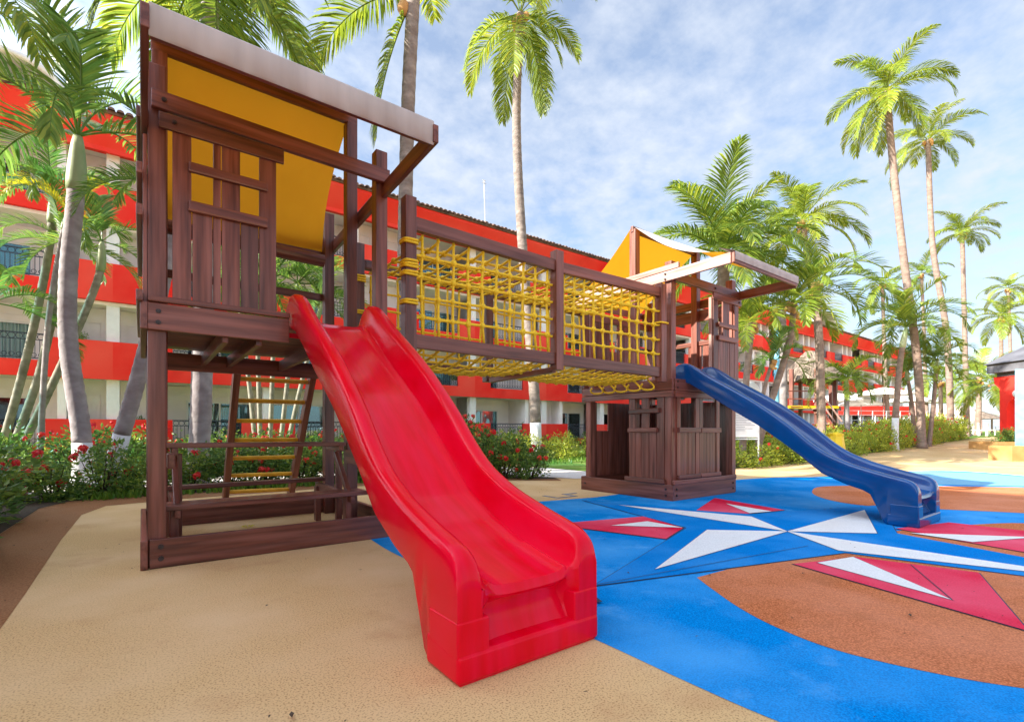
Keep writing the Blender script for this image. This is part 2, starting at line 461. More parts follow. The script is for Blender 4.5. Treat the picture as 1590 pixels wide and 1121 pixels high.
# ------------------------------------------------------------------ ground and its markings
def grid_lines(lo, hi, dense_lo, dense_hi, step):
    a = []
    q = dense_lo
    while q <= dense_hi: a.append(q); q += step
    s, q = step, dense_lo
    while q > lo: s *= 1.5; q -= s; a.insert(0, q)
    s, q = step, dense_hi
    while q < hi: s *= 1.5; q += s; a.append(q)
    return a
gu = grid_lines(-900, 1500, -12, 100, 2.0)
gv = grid_lines(-900, 1500, -24, 40, 2.0)
gvv = [(u, v, ground_z(u, v)) for v in gv for u in gu]
nu = len(gu)
gf = [(j*nu+i, j*nu+i+1, (j+1)*nu+i+1, (j+1)*nu+i) for j in range(len(gv)-1) for i in range(nu-1)]
ground = tag(link('ground', mesh_from('ground', gvv, gf, True), M['tan']), kind='structure')

def catmull(pts, n=8, closed=True):
    out = []
    N = len(pts)
    rng = range(N) if closed else range(N - 1)
    for i in rng:
        if closed: p = [pts[(i + k) % N] for k in (-1, 0, 1, 2)]
        else: p = [pts[max(0, min(N - 1, i + k))] for k in (-1, 0, 1, 2)]
        for s in range(n):
            t = s / n
            out.append(tuple(.5*((2*p[1][d]) + (-p[0][d]+p[2][d])*t + (2*p[0][d]-5*p[1][d]+4*p[2][d]-p[3][d])*t*t + (-p[0][d]+3*p[1][d]-3*p[2][d]+p[3][d])*t**3) for d in range(len(p[0]))))
    if not closed: out.append(tuple(pts[-1]))
    return out

def sheet(name, poly, z, mat, parent=None, kind=None):
    bm = bmesh.new()
    vs_ = [bm.verts.new((p[0], p[1], z)) for p in poly]
    f = bm.faces.new(vs_)
    if f.normal.z < 0: f.normal_flip()
    f.normal_update()
    if f.normal.z < 0: f.normal_flip()
    bmesh.ops.triangulate(bm, faces=bm.faces)
    me = bpy.data.meshes.new(name); bm.to_mesh(me); bm.free()
    o = link(name, me, mat, parent, Matrix.Identity(4))
    if kind: o['kind'] = kind
    return o

blue_poly = [(1.78, 5.5)] + catmull([(1.76, 4.6), (1.72, 3.9), (1.78, 2.8), (1.82, 1.76), (1.82, 1.2), (1.84, .8), (1.95, 0), (2.3, -1.5), (3.4, -3.2), (5.2, -4.2), (8, -4.2), (11, -3.2), (13.6, -1.2), (15.6, 1.2), (16.8, 3.0), (16.0, 3.9), (14.2, 4.35), (12.2, 4.75), (11.2, 5.3), (9.8, 5.55)], 6, False) + [(7.5, 5.5), (5.7, 5.4), (4.5, 5.6), (3.2, 5.8)]
blue = sheet('blue_surface', blue_poly, .002, M['blue'], None, 'structure')
front_poly = catmull([(3.16, 2.02), (3.01, 1.81), (2.82, 1.52), (2.70, 1.25), (2.65, .95), (2.74, .6), (2.9, .3), (3.3, -.3), (4.1, -.95), (5.3, -1.25), (6.7, -.9), (7.6, -.2), (8.0, .5), (7.95, 1.0), (7.3, 1.35), (6.9, 1.52)], 6, False) + [(6.3, 1.7), (5.3, 2.2), (4.4, 1.95)]
sheet('orange_patch', front_poly, .004, M['orange'], blue)
blob = catmull([(9.3, 3.72), (10.3, 3.85), (11.5, 3.0), (13.0, 1.5), (13.2, .2), (12.0, -.9), (10.2, -.8), (9.2, .3), (8.9, 1.15), (8.4, 1.95), (8.05, 2.6), (8.45, 3.25)], 6)
sheet('orange_patch', blob, .004, M['orange'], blue)

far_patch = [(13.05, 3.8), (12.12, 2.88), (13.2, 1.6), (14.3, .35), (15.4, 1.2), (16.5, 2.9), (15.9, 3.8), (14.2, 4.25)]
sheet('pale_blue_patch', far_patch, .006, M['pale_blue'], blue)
def inset_poly(poly, d):              # grow a polygon outwards by d
    n = len(poly)
    area = sum(poly[i][0]*poly[(i+1) % n][1] - poly[(i+1) % n][0]*poly[i][1] for i in range(n))
    sg = 1 if area > 0 else -1
    out = []
    for i in range(n):
        p0, p1, p2 = Vector(poly[i-1]), Vector(poly[i]), Vector(poly[(i+1) % n])
        e1, e2 = (p1-p0).normalized(), (p2-p1).normalized()
        n1_, n2_ = Vector((e1.y, -e1.x))*sg, Vector((e2.y, -e2.x))*sg
        b = (n1_+n2_)
        b = b / max(.35, b.length_squared) * 2 if b.length > 1e-6 else n1_
        b = b * (d if b.length < 3 else d*3/b.length)
        out.append((p1.x+b.x, p1.y+b.y))
    return out

ctr = (5.31, 2.36)
star = [(2.42, 2.32), (4.66, 3.10), (5.25, 5.25), (6.05, 3.13), (8.25, 2.42), (6.12, 1.66), (5.36, -.55), (4.79, 1.66)]
sheet('star_outline', inset_poly(star, .010), .006, M['line'], blue)
red_points = [[(3.62, 4.12), (4.85, 3.82), (4.63, 3.12), (4.02, 2.9)],
              [(5.78, 3.70), (7.05, 4.2), (6.72, 3.02), (6.04, 3.16)],
              [(4.06, 1.76), (4.70, 1.55), (4.90, .84), (3.68, .44)],
              [(5.9, .9), (7.28, .42), (7.3, 1.46), (6.40, 1.74)]]
red_points[3] = [(6.40, 1.74), (7.3, 1.5), (7.35, .35), (6.0, .62), (6.16, 1.16)]
white_red = [[(4.10, 3.66), (4.62, 3.58), (4.625, 3.12)],
             [(6.62, 3.77), (6.46, 3.06), (6.10, 3.16)],
             [(4.24, 1.66), (4.67, 1.56), (3.97, .80)],
             [(6.22, 1.58), (6.95, .78), (6.18, 1.10)]]
white_arms = [[(3.07, 2.31), (4.72, 2.9), ctr],
              [(5.31, 4.61), (5.87, 3.02), ctr],
              [(7.54, 2.39), (5.93, 1.77), ctr],
              [(5.42, .05), (4.82, 1.72), ctr]]
for p in red_points:
    sheet('star_outline', inset_poly(p, .009), .0075, M['line'], blue)
    sheet('red_star_point', p, .0105, M['red_paint'], blue)
sheet('star_body', star, .009, M['blue_dark'], blue)
for p in white_red + white_arms:
    sheet('star_outline', inset_poly(p, .007), .012, M['line'], blue)
    sheet('white_star_facet', p, .0135, M['white_paint'], blue)
# faint joints that run on through the star
for a, b in (((2.42, 2.32), (4.79, 1.95)), ((4.75, 1.2), (3.97, .8)), ((5.25, 5.2), (5.31, 4.6))):
    d = Vector((b[0]-a[0], b[1]-a[1])).normalized(); q = Vector((-d.y, d.x))*.0035
    sheet('star_joint', [(a[0]+q.x, a[1]+q.y), (b[0]+q.x, b[1]+q.y), (b[0]-q.x, b[1]-q.y), (a[0]-q.x, a[1]-q.y)], .015, M['line'], blue)
# small dark marks set in the floor
sheet('floor_drain', [(2.03, 2.28), (2.28, 2.19), (2.23, 2.06), (1.98, 2.15)], .015, M['line'], blue)
mk = MB()
for x0, y0, x1, y1 in ((5.12, 6.02, 5.18, 5.66), (5.18, 5.72, 5.50, 5.66), (5.50, 5.98, 5.56, 5.66), (5.56, 5.98, 5.80, 5.92)):
    mk.box((x0, y1, 0), (x1, y0, .006))
mk.build('floor_mark', M['ink'], ground)

bordL = [(-.62, -4), (-.60, 3.73), (-.60, 4.44), (-.62, 6.4), (-.60, 8.1), (-.40, 8.85), (.4, 9.05), (2.5, 9.15), (4.6, 9.1), (5.4, 8.85), (6.3, 8.2), (7.0, 7.6), (7.15, 7.85), (6.5, 8.6), (5.6, 9.35), (4.7, 9.7), (2.5, 9.8), (0, 9.8), (-.85, 9.75), (-1.1, 9.07), (-1.15, 6.98), (-1.15, -4)]
sheet('brown_border', bordL, .002, M['brown'], None, 'structure')
sheet('planting_bed', [(-1.15, -4), (-1.15, 6.98), (-1.1, 9.07), (-.85, 9.75), (2.5, 9.8), (4.7, 9.7), (5.6, 9.35), (6.5, 8.6), (7.15, 7.85), (7.3, 8.2), (6.5, 9.9), (5.6, 10.9), (2.5, 11.2), (-9, 11.2), (-9, -4)], .006, M['soil'], None, 'structure')
sheet('paved_path', [(-9, 11.2), (2.5, 11.2), (5.6, 10.9), (6.5, 9.9), (7.3, 8.2), (7.5, 7.7), (9.3, 7.4), (9.9, 8.8), (8.6, 11.0), (6.5, 12.6), (2.5, 12.9), (-9, 12.9)], .008, M['path'], None, 'structure')
# lawn up to the hotel, following the ground
lu = [-9 + i*3 for i in range(38)]; lv = [12.9, 14, 16, 18, 20, 22, 23.9]
lawn_v = [(u, v, ground_z(u, v) + .012) for v in lv for u in lu]
lawn_f = [(j*38+i, j*38+i+1, (j+1)*38+i+1, (j+1)*38+i) for j in range(6) for i in range(37)]
tag(link('lawn', mesh_from('lawn', lawn_v, lawn_f, True), M['grass']), kind='structure')
lu2 = [9 + i*2 for i in range(44)]
lv2 = [7.1, 8.0, 9.0, 10.5, 12.0, 12.9]
lawn2 = [(u, v + (.9 if u < 12 and v < 8.5 else 0), ground_z(u, v) + .02) for v in lv2 for u in lu2]
lawn2_f = [(j*44+i, j*44+i+1, (j+1)*44+i+1, (j+1)*44+i) for j in range(5) for i in range(43)]
tag(link('garden_bed', mesh_from('garden_bed', lawn2, lawn2_f, True), M['grass']), kind='structure')
g_rnd = random.Random(3)
gb = []
gfc = []
def blades(u, v, n, sp, h):
    for _ in range(n):
        a, b_ = u + g_rnd.uniform(-sp, sp), v + g_rnd.uniform(-sp, sp)
        th = g_rnd.uniform(0, 6.28); hh = h*g_rnd.uniform(.5, 1.2); w = .012 + hh*.06
        z = ground_z(a, b_) + .01
        dx_, dy_ = math.cos(th)*w, math.sin(th)*w
        k = len(gb)
        gb.extend([(a-dx_, b_-dy_, z), (a+dx_, b_+dy_, z), (a+g_rnd.uniform(-.5, .5)*hh, b_+g_rnd.uniform(-.5, .5)*hh, z+hh)])
        gfc.append((k, k+1, k+2))
for i in range(60): blades(-.9 + i*.12, 10.05 + .3*math.sin(i), 70, .28, .12)
for i in range(90): blades(7 + i*.28, 13.8 + 2*math.sin(i*1.7), 90, .9, .16)
tag(link('grass', mesh_from('grass', gb, gfc), M['blade']), kind='stuff')

# ------------------------------------------------------------------ hotel
BAY, FV = 5.5, 24.4
def flip(me, name):
    m2 = me.copy(); m2.name = name
    for v in m2.vertices: v.co.x = BAY - v.co.x
    m2.flip_normals()
    return m2
def hotel_meshes():
    H = {}
    p = MB(); p.prism([(0, 0), (5.5, 0), (5.5, 1.45), (3.6, 1.45), (3.6, .58), (1.1, .58), (1.1, 1.45), (0, 1.45)], 1, 0, .17)
    H['parapet'] = p.mesh('parapet')
    p = MB(); p.prism([(0, .12), (5.5, .12), (5.5, 1.32), (3.6, 1.32), (3.6, .36), (1.1, .36), (1.1, 1.32), (0, 1.32)], 1, 0, .17)
    H['parapet_g'] = p.mesh('parapet_low')
    r = MB()
    for z, s in ((.92, .022), (.70, .012), (.05, .015)): r.box((1.1, .07, z-s), (3.6, .11, z+s))
    for k in range(20):
        u = 1.16 + k*.127
        r.box((u-.009, .082, .05), (u+.009, .10, .70))
    for k in range(13):
        u = 1.2 + k*.19
        pts = [(u + .095*math.cos(q*math.pi/5), .09, .81 + .095*math.sin(q*math.pi/5)) for q in range(11)]
        r.tube(pts, .010, 4, False)
        pts = [(u + .07*math.cos(q*math.pi/4), .09, .16 + .07*math.sin(q*math.pi/4)) for q in range(9)]
        r.tube(pts, .009, 4, False)
    H['railing'] = r.mesh('railing', fix=False)
    w = MB()
    w.box((.0, 2.0, 0), (.42, 2.12, 3)); w.box((3.02, 2.0, 0), (5.5, 2.12, 3)); w.box((.42, 2.0, 2.22), (3.02, 2.12, 3))
    w.box((-.07, .6, 0), (.07, 2.0, 2.86)); w.box((3.9, .19, 0), (4.15, 2.0, 2.86)); w.box((4.15, 1.05, 0), (5.3, 1.2, 2.86))
    for a, b in (((4.35, 1.02, .5), (4.38, 1.05, 2.3)), ((5.05, 1.02, .5), (5.08, 1.05, 2.3)), ((4.35, 1.02, 2.27), (5.08, 1.05, 2.3))): w.box(a, b)
    w.box((0, .172, 2.87), (5.5, 2.12, 2.99)); w.box((.07, 1.94, 2.45), (3.9, 2.0, 2.55))
    H['loggia'] = w.mesh('loggia_wall')
    d = MB()
    for a, b in (((.42, 1.96, 0), (.50, 2.04, 2.22)), ((2.94, 1.96, 0), (3.02, 2.04, 2.22)), ((.5, 1.96, 2.13), (2.94, 2.04, 2.22)), ((1.68, 1.96, 0), (1.76, 2.04, 2.13)), ((.5, 1.96, 0), (1.68, 2.04, .06)), ((1.76, 1.96, 0), (2.94, 2.04, .06))): d.box(a, b)
    H['frame'] = d.mesh('door_frame')
    g = MB(); g.box((.5, 1.995, .06), (1.68, 2.005, 2.13)); H['pane1'] = g.mesh('pane')
    g = MB(); g.box((1.76, 1.995, .06), (2.94, 2.005, 2.13)); H['pane2'] = g.mesh('pane')
    c = MB()
    n = 40
    for k in range(n):
        u0, u1 = .5 + k*1.18/n, .5 + (k+1)*1.18/n
        c.add([(u0, 2.18 + .05*math.sin(k*1.9), .05), (u1, 2.18 + .05*math.sin((k+1)*1.9), .05), (u1, 2.18 + .05*math.sin((k+1)*1.9), 2.15), (u0, 2.18 + .05*math.sin(k*1.9), 2.15)], [(0, 1, 2, 3)])
    H['curtain'] = c.mesh('curtain', fix=False)
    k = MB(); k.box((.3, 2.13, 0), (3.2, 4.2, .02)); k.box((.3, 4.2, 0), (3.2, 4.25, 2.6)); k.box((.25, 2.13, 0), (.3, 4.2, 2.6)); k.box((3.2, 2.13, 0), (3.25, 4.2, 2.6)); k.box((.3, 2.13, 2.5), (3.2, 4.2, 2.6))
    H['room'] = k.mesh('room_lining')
    for key in list(H): H[key + '_m'] = flip(H[key], H[key].name)
    return H
HM = hotel_meshes()

def hotel_block(name, label, u0, nbays, parity, base_z, detail_u=1e9):
    root = thing(name, label, 'hotel', (u0, FV, 0))
    L = nbays * BAY
    hr = random.Random(int(u0) + 50)
    for b in range(nbays):
        sfx = '' if (b + parity) % 2 == 0 else '_m'
        ub = u0 + b * BAY
        bar('column', (ub, FV + .40, base_z), (ub, FV + .40, 11.9), .40, .36, M['white'], root, ref=(0, 1, 0), bev=0)
        for k in range(4):
            T = Matrix.Translation((ub, FV, 3*k + (base_z if k == 0 else 0)))
            link('parapet', HM[('parapet_g' if k == 0 else 'parapet') + sfx], M['hotel_red'], root, T)
            link('loggia_wall', HM['loggia' + sfx], M['cream'], root, T)
            rz = T @ Matrix.Translation((0, 0, .38 if k == 0 else .60))
            link('railing', HM['railing' + sfx], M['iron'], root, rz)
            dr = link('door', HM['frame' + sfx], M['white'], root, T)
            link('pane', HM['pane1' + sfx], M['glass'], dr, T)
            if hr.random() < .72:
                link('pane', HM['pane2' + sfx], M['glass'], dr, T)
            link('curtain', HM['curtain' + sfx], M['curtain'], dr, T)
            if hr.random() < .35:
                link('curtain', HM['curtain' + sfx], M['curtain'], dr, T @ Matrix.Translation((1.26 if not sfx else -1.26, 0, 0)))
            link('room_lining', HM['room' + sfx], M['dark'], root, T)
    bar('column', (u0 + L, FV + .40, base_z), (u0 + L, FV + .40, 11.9), .40, .36, M['white'], root, ref=(0, 1, 0), bev=0)
    s = MB(); s.prism([(FV + .5, 11.80), (FV - .15, 11.62), (FV - .15, 11.80), (FV - .72, 12.66), (FV - .72, 12.80), (FV + .5, 13.0)], 0, u0 - .4, u0 + L + .4)
    s.build('soffit', M['hotel_red'], root)
    s = MB(); s.box((u0 - .2, FV + 2.13, 0), (u0 + L + .2, FV + 2.4, 12.6)); s.box((u0-.2, FV+2.4, 0), (u0, FV+12, 12.6)); s.box((u0+L, FV+2.4, 0), (u0+L+.2, FV+12, 12.6)); s.box((u0-.2, FV+12, 0), (u0+L+.2, FV+12.3, 12.6))
    # openings for the rooms are lined boxes standing just inside the wall
    s.v, s.f = [], []
    s.box((u0 - .2, FV + 4.4, 0), (u0 + L + .2, FV + 12.3, 12.6)); s.box((u0 - .2, FV + .2, 0), (u0 - .001, FV + 4.4, 12.6)); s.box((u0 + L + .001, FV + .6, 0), (u0 + L + .2, FV + 4.4, 12.6))
    s.build('wall', M['cream'], root)
    s = MB(); s.prism([(FV - .80, 12.80), (FV - .80, 12.92), (FV + 5.8, 15.2), (FV + 12.8, 12.92), (FV + 12.8, 12.80)], 0, u0 - .5, u0 + L + .5)
    rf = s.build('roof', M['tile'], root)
    t = MB()
    n = int((L + 1) / .27)
    for i in range(n):
        u = u0 - .45 + i*.27
        p0 = Vector((u, FV - .92, 12.90 + hr.uniform(-.02, .02))); p1 = Vector((u + hr.uniform(-.02, .02), FV + 5.6, 15.18))
        ring = []
        for p in (p0, p1):
            for q in range(5):
                a = math.pi * q / 4
                ring.append((p.x + .115*math.cos(a), p.y, p.z + .10*math.sin(a)))
        t.add(ring, [(q, q+1, 6+q, 5+q) for q in range(4)] + [(4, 3, 2, 1, 0)])
    o = t.build('roof_tiles', M['tile'], rf, sm=False, fix=False)
    o['kind'] = 'stuff'
    return root
near_hotel = hotel_block('hotel_building', 'long red and cream four storey hotel with iron balcony railings behind the rope bridge', -6.4, 9, 0, .15)
far_hotel = hotel_block('hotel_building', 'farther red balconied hotel block seen between palm trunks behind the thatched hut', 44.2, 9, 0, .45)
# wing added out of view on the left to shade the playground
WX = -7.9
wing = thing('shade_wing', 'unseen red and cream block added to shade the playground court', 'hotel', (WX, 5, 0))
w = MB(); w.box((WX - 11, -2, 0), (WX, 13, 11.6)); w.build('wall', M['cream'], wing)
for k in range(4):
    w = MB(); w.box((WX + .002, -2, 3*k + .1), (WX + .4, 13, 3*k + 1.1)); w.build('parapet', M['hotel_red'], wing)
    for j in range(3):
        q = MB(); q.box((WX + .003, 5 + j*4.8, 3*k + 1.2), (WX + .04, 7.8 + j*4.8, 3*k + 2.6)); q.build('window', M['glass'], wing)
w = MB(); w.prism([(WX - 12, 11.6), (WX - 5.5, 13.4), (WX + .5, 11.6)], 1, -2.4, 13.4); w.build('roof', M['tile'], wing)

# white curved hoods on the roof, antenna
def roof_hood(label, u, z, s, off):
    t = thing('roof_hood', label, 'roof hood', (u, FV + off, z), 'white curved hoods on the hotel roof')
    vs2, fs = [], []
    n, m = 18, 8
    for j in range(m + 1):
        for i in range(n + 1):
            a = math.pi * i / n
            y = j / m
            rr = s * (1 - .55*y*y)
            vs2.append((u + rr*1.45*math.cos(a), FV + off + y*s*1.5, z + rr*math.sin(a)**.8*.95))
    for j in range(m):
        for i in range(n):
            fs.append((j*(n+1)+i, j*(n+1)+i+1, (j+1)*(n+1)+i+1, (j+1)*(n+1)+i))
    k = MB(); k.add(vs2, fs)
    o = k.build('shell', M['white'], t, sm=True)
    sm_ = o.modifiers.new('thick', 'SOLIDIFY'); sm_.thickness = .18
    return t
roof_hood('big white curved hood above the red eave at the far left', -3.9, 12.88, 1.2, -.85)
roof_hood('small white curved hood at the top of the farther hotel block', 63.2, 12.95, 1.9, -.7)
an = thing('antenna', 'thin grey antenna mast standing on the hotel roof', 'antenna', (18.0, FV + 2.5, 13.7))
a = MB(); a.tube([(18.0, FV + 2.5, 13.6), (17.9, FV + 2.5, 17.4)], .03, 6); a.build('mast', M['steel'], an)
a = MB(); a.tube([(17.75, FV + 2.5, 17.2), (18.05, FV + 2.5, 17.2)], .02, 5); a.tube([(17.8, FV + 2.5, 17.38), (18.0, FV + 2.5, 17.38)], .02, 5); a.build('crossbar', M['steel'], an)

# small leaf scraps and grit blown over the rubber floor
dr = random.Random(77)
V_, F_ = [], []
for i in range(420):
    u_, v_ = dr.uniform(-1.0, 9), dr.uniform(-1.5, 9)
    a, sz = dr.uniform(0, 6.28), dr.choice((.006, .008, .01, .012, .02))*dr.uniform(.6, 1.2)
    c_, s_ = math.cos(a)*sz, math.sin(a)*sz
    b = len(V_); z_ = .0165
    V_ += [(u_+c_, v_+s_, z_), (u_-s_*.4, v_+c_*.4, z_+.003), (u_-c_, v_-s_, z_), (u_+s_*.4, v_-c_*.4, z_+.002)]
    F_ += [(b, b+1, b+2, b+3)]
tag(link('leaf_litter', mesh_from('leaf_litter', V_, F_), M['soil']), kind='stuff')

# ------------------------------------------------------------------ play towers
WD = M['wood']
def bolts(parent, pts, normal, r=.016):
    for p in pts:
        mb = MB()
        nv = Vector(normal)
        mb.tube([Vector(p), Vector(p) + nv*.010], r, 10)
        mb.tube([Vector(p) + nv*.010, Vector(p) + nv*.016], r*.55, 8)
        mb.build('bolt', M['bolt'], parent)

def cabin_panel(root, u0, u1, v, z0, z1, zb1, zb2, flipped=False):
    """the plank screen at a deck corner: six planks, two window slots, two cross rails"""
    fr = [0, .175, .365, .445, .63, .815, 1.0]
    if flipped: fr = [1 - q for q in reversed(fr)]
    W = u1 - u0
    for i in range(6):
        a, b = u0 + W*fr[i], u0 + W*fr[i+1]
        short = i in ((1, 4) if not flipped else (1, 4))
        up_board('plank', (a+b)/2, v + rnd.uniform(-.003, .003), z0, (zb2 + .03) if short else z1, (b-a) - .007, .026, WD, root, .004)
    bar('cross_rail', (u0 + W*.14, v - .035, zb1), (u0 + W*.90, v - .035, zb1), .04, .078, WD, root, bev=.014)
    bar('cross_rail', (u0 + W*.14, v - .035, zb2), (u0 + W*.90, v - .035, zb2), .04, .085, WD, root, bev=.014)

def canopy(root, u0, u1, vf, zf, vr, zr, vb, zb, sag, fsag):
    """one cloth: front slope, over the ridge, back slope; edges cut in a hollow curve"""
    rows = []
    n1_, n2_ = 12, 12
    for i in range(n1_ + n2_ + 1):
        if i <= n1_:
            t = i / n1_; v, z = vf + (vr-vf)*t, zf + (zr-zf)*t; ed = math.sin(math.pi*t**1.2); sg = fsag
        else:
            t = (i-n1_) / n2_; v, z = vr + (vb-vr)*t, zr + (zb-zr)*t; ed = math.sin(math.pi*t); sg = sag
        rows.append((v, z, ed, sg))
    m = 14
    vs2, fs = [], []
    for v, z, ed, sg in rows:
        a, b = u0 + .5*sg*ed, u1 - (.08 if sg == sag else .1)*ed
        for k in range(m + 1):
            q = k / m
            vs2.append((a + (b-a)*q, v, z - sg*ed*((.10 + .90*(1-q)**4 + .4*q**8) if sg == fsag else (.75 + .25*math.sin(math.pi*q))) ))
    for j in range(len(rows)-1):
        for k in range(m):
            fs.append((j*(m+1)+k, j*(m+1)+k+1, (j+1)*(m+1)+k+1, (j+1)*(m+1)+k))
    mb = MB(); mb.add(vs2, fs)
    return mb.build('canopy', M['canopy'], root, sm=True, fix=False)

# ---- left tower
T1 = thing('play_tower', 'tall dark wood play tower with picnic bench below and orange canopy beside the red slide', 'play tower', (.05, 4.65, 0), 'play towers')
P = .118
def post(root, u, v, z0, z1, w=P, mat=None): return up_board('post', u, v, z0, z1, w, w, mat or WD, root, .008)
post(T1, .092, 4.72, 0, 3.86); post(T1, 1.888, 4.71, 0, 3.80)
post(T1, .125, 5.44, 0, 4.42); post(T1, 1.842, 5.43, 0, 4.42)
post(T1, .095, 6.45, 0, 3.72); post(T1, 1.905, 6.45, 0, 3.80)
# sill timbers on the ground
b = bar('base_beam', (.045, 4.635, .112), (1.99, 4.635, .112), .046, .222, WD, T1)
bolts(b, [(.115, 4.612, .165), (.115, 4.612, .075)], (0, -1, 0), .019)
bar('base_beam', (.012, 4.60, .112), (.012, 6.52, .112), .046, .222, WD, T1)
bar('base_beam', (.04, 6.54, .112), (1.99, 6.54, .112), .046, .222, WD, T1)
bar('base_beam', (2.012, 4.62, .112), (2.012, 6.52, .112), .046, .222, WD, T1)
# deck rim and boards
b = bar('deck_beam', (.032, 4.635, 1.915), (1.03, 4.635, 1.915), .05, .205, WD, T1)
bolts(b, [(.10, 4.61, 1.955), (.098, 4.61, 1.87)], (0, -1, 0), .017)
bar('deck_beam', (.010, 4.60, 1.915), (.010, 6.53, 1.915), .045, .205, WD, T1)
bar('deck_beam', (.04, 6.535, 1.80), (1.96, 6.535, 1.80), .05, .19, WD, T1)
bar('deck_beam', (1.972, 4.66, 1.86), (1.972, 6.53, 1.86), .045, .2, WD, T1)
for u in (.55, .80, 1.35): bar('joist', (u, 4.67, 1.83), (u, 6.5, 1.83), .045, .12, WD, T1)
for i in range(15):
    v = 4.70 + i*.124
    bar('deck_board', (.04, v, 1.945), (1.945, v, 1.945), .116, .03, WD, T1, bev=.004)
bar('sill_rail', (.035, 4.612, 2.045), (1.03, 4.612, 2.045), .05, .045, WD, T1, bev=.008)
cabin_panel(T1, .185, .93, 4.64, 2.07, 3.42, 3.11, 2.805)
b = bar('header_board', (.10, 4.615, 3.415), (.985, 4.615, 3.415), .03, .12, WD, T1)
bolts(b, [(.20, 4.60, 3.42)], (0, -1, 0), .016)
b = bar('front_beam', (.055, 4.622, 3.565), (1.95, 4.622, 3.535), .05, .135, WD, T1)
bolts(b, [(.135, 4.597, 3.565)], (0, -1, 0), .017)
# left hand screen, seen edge on
for i in range(5): bar('side_plank', (.018, 4.82 + i*.33, 1.98), (.018, 4.82 + i*.33, 3.30), .026, .31, WD, T1, ref=(0, 1, 0), bev=.004)
for z in (3.40, 2.99, 2.68, 2.05): bar('side_rail', (-.016, 4.55, z), (-.016, 6.4, z), .04, .085, WD, T1, bev=.01)
# back rails
bar('back_rail', (.04, 6.50, 3.47), (1.90, 6.50, 3.44), .045, .11, WD, T1)
bar('back_rail', (.10, 6.53, 2.75), (1.90, 6.53, 2.75), .04, .09, WD, T1)
lg = MB(); lg.tube([(.0, 6.22, 3.16), (1.78, 6.22, 3.12)], .075, 12); lg.build('round_log', WD, T1, sm=False)
# roof frame
bar('ridge_beam', (.06, 5.42, 4.485), (1.91, 5.42, 4.475), .05, .125, WD, T1)
bar('roof_side_beam', (.012, 3.50, 3.42), (.012, 6.55, 3.42), .045, .14, WD, T1)
bar('roof_side_beam', (1.872, 3.50, 3.41), (1.975, 6.55, 3.40), .045, .14, WD, T1)
bar('roof_front_beam', (.035, 3.565, 3.41), (1.85, 3.565, 3.41), .05, .14, WD, T1)
bar('roof_back_beam', (.035, 6.55, 3.30), (1.95, 6.55, 3.30), .05, .11, WD, T1)
vl = MB(); n = 40
vvs, vfs = [], []
for i in range(n + 1):
    u = .030 + (1.862 - .030)*i/n
    w_ = .004*math.sin(i*1.3) + .003*math.sin(i*3.1)
    for v, z in ((3.72, 3.575), (3.535, 3.525), (3.517 + w_*.4, 3.505), (3.513 + w_, 3.42), (3.517 + w_*1.6, 3.336 + w_*.5), (3.53, 3.325)):
        vvs.append((u, v, z))
for i in range(n):
    for k in range(5): vfs.append((i*6+k, (i+1)*6+k, (i+1)*6+k+1, i*6+k+1))
vl.add(vvs, vfs); vl.build('valance', M['valance'], T1, sm=True)
canopy(T1, .06, 1.85, 3.60, 3.52, 5.42, 4.56, 6.53, 3.33, .10, .09)
# ladder at the back
ld = MB()
for (a, b_) in (((.905, 6.56, 1.80), (.975, 8.35, 0)), ((1.76, 6.56, 1.80), (1.83, 8.0, 0))):
    pass
l0, l1 = Vector((.90, 6.58, 1.86)), Vector((.965, 8.25, .0))
r0, r1 = Vector((1.76, 6.58, 1.86)), Vector((1.80, 8.05, .0))
bar('ladder_rail', l0, l1, .075, .165, WD, T1)
bar('ladder_rail', r0, r1, .075, .165, WD, T1)
for k in range(7):
    t = .10 + k*.135
    a, b_ = l0.lerp(l1, t), r0.lerp(r1, t)
    mb = MB(); mb.tube([a, b_], .029, 10); mb.build('ladder_rung', M['rung'], T1)
# picnic bench built in under the deck
bar('table_board', (.16, 5.28, .915), (1.72, 5.28, .905), .15, .042, WD, T1)
bar('table_board', (.16, 5.44, .915), (1.72, 5.44, .905), .15, .042, WD, T1)
bar('bench_board', (.14, 4.86, .425), (1.80, 4.86, .43), .14, .042, WD, T1)
bar('bench_board', (.14, 5.01, .425), (1.80, 5.01, .43), .14, .042, WD, T1)
bar('bench_board', (.16, 5.98, .475), (1.72, 5.98, .48), .14, .042, WD, T1)
for u in (.23, 1.66):
    bar('table_bearer', (u, 5.16, .865), (u, 5.62, .865), .045, .06, WD, T1)
    bar('bench_bearer', (u, 4.82, .38), (u, 6.06, .40), .045, .09, WD, T1)
    bar('table_leg', (u + .03, 5.36, .84), (u + .03, 5.36, .05), .06, .06, WD, T1, ref=(0, 1, 0))
    bar('table_brace', (u, 5.36, .80), (u, 4.92, .40), .045, .07, WD, T1, ref=(0, 1, 0))
    bar('bench_leg', (u - .02, 4.93, .40), (u - .02, 4.93, 0), .06, .09, WD, T1, ref=(0, 1, 0))
    bar('bench_leg', (u - .02, 5.97, .40), (u - .02, 5.97, 0), .06, .09, WD, T1, ref=(0, 1, 0))
bar('gusset_block', (1.70, 4.74, .78), (1.70, 5.1, .78), .05, .14, WD, T1)
bar('gusset_block', (.19, 4.80, .80), (.19, 5.1, .80), .05, .12, WD, T1)

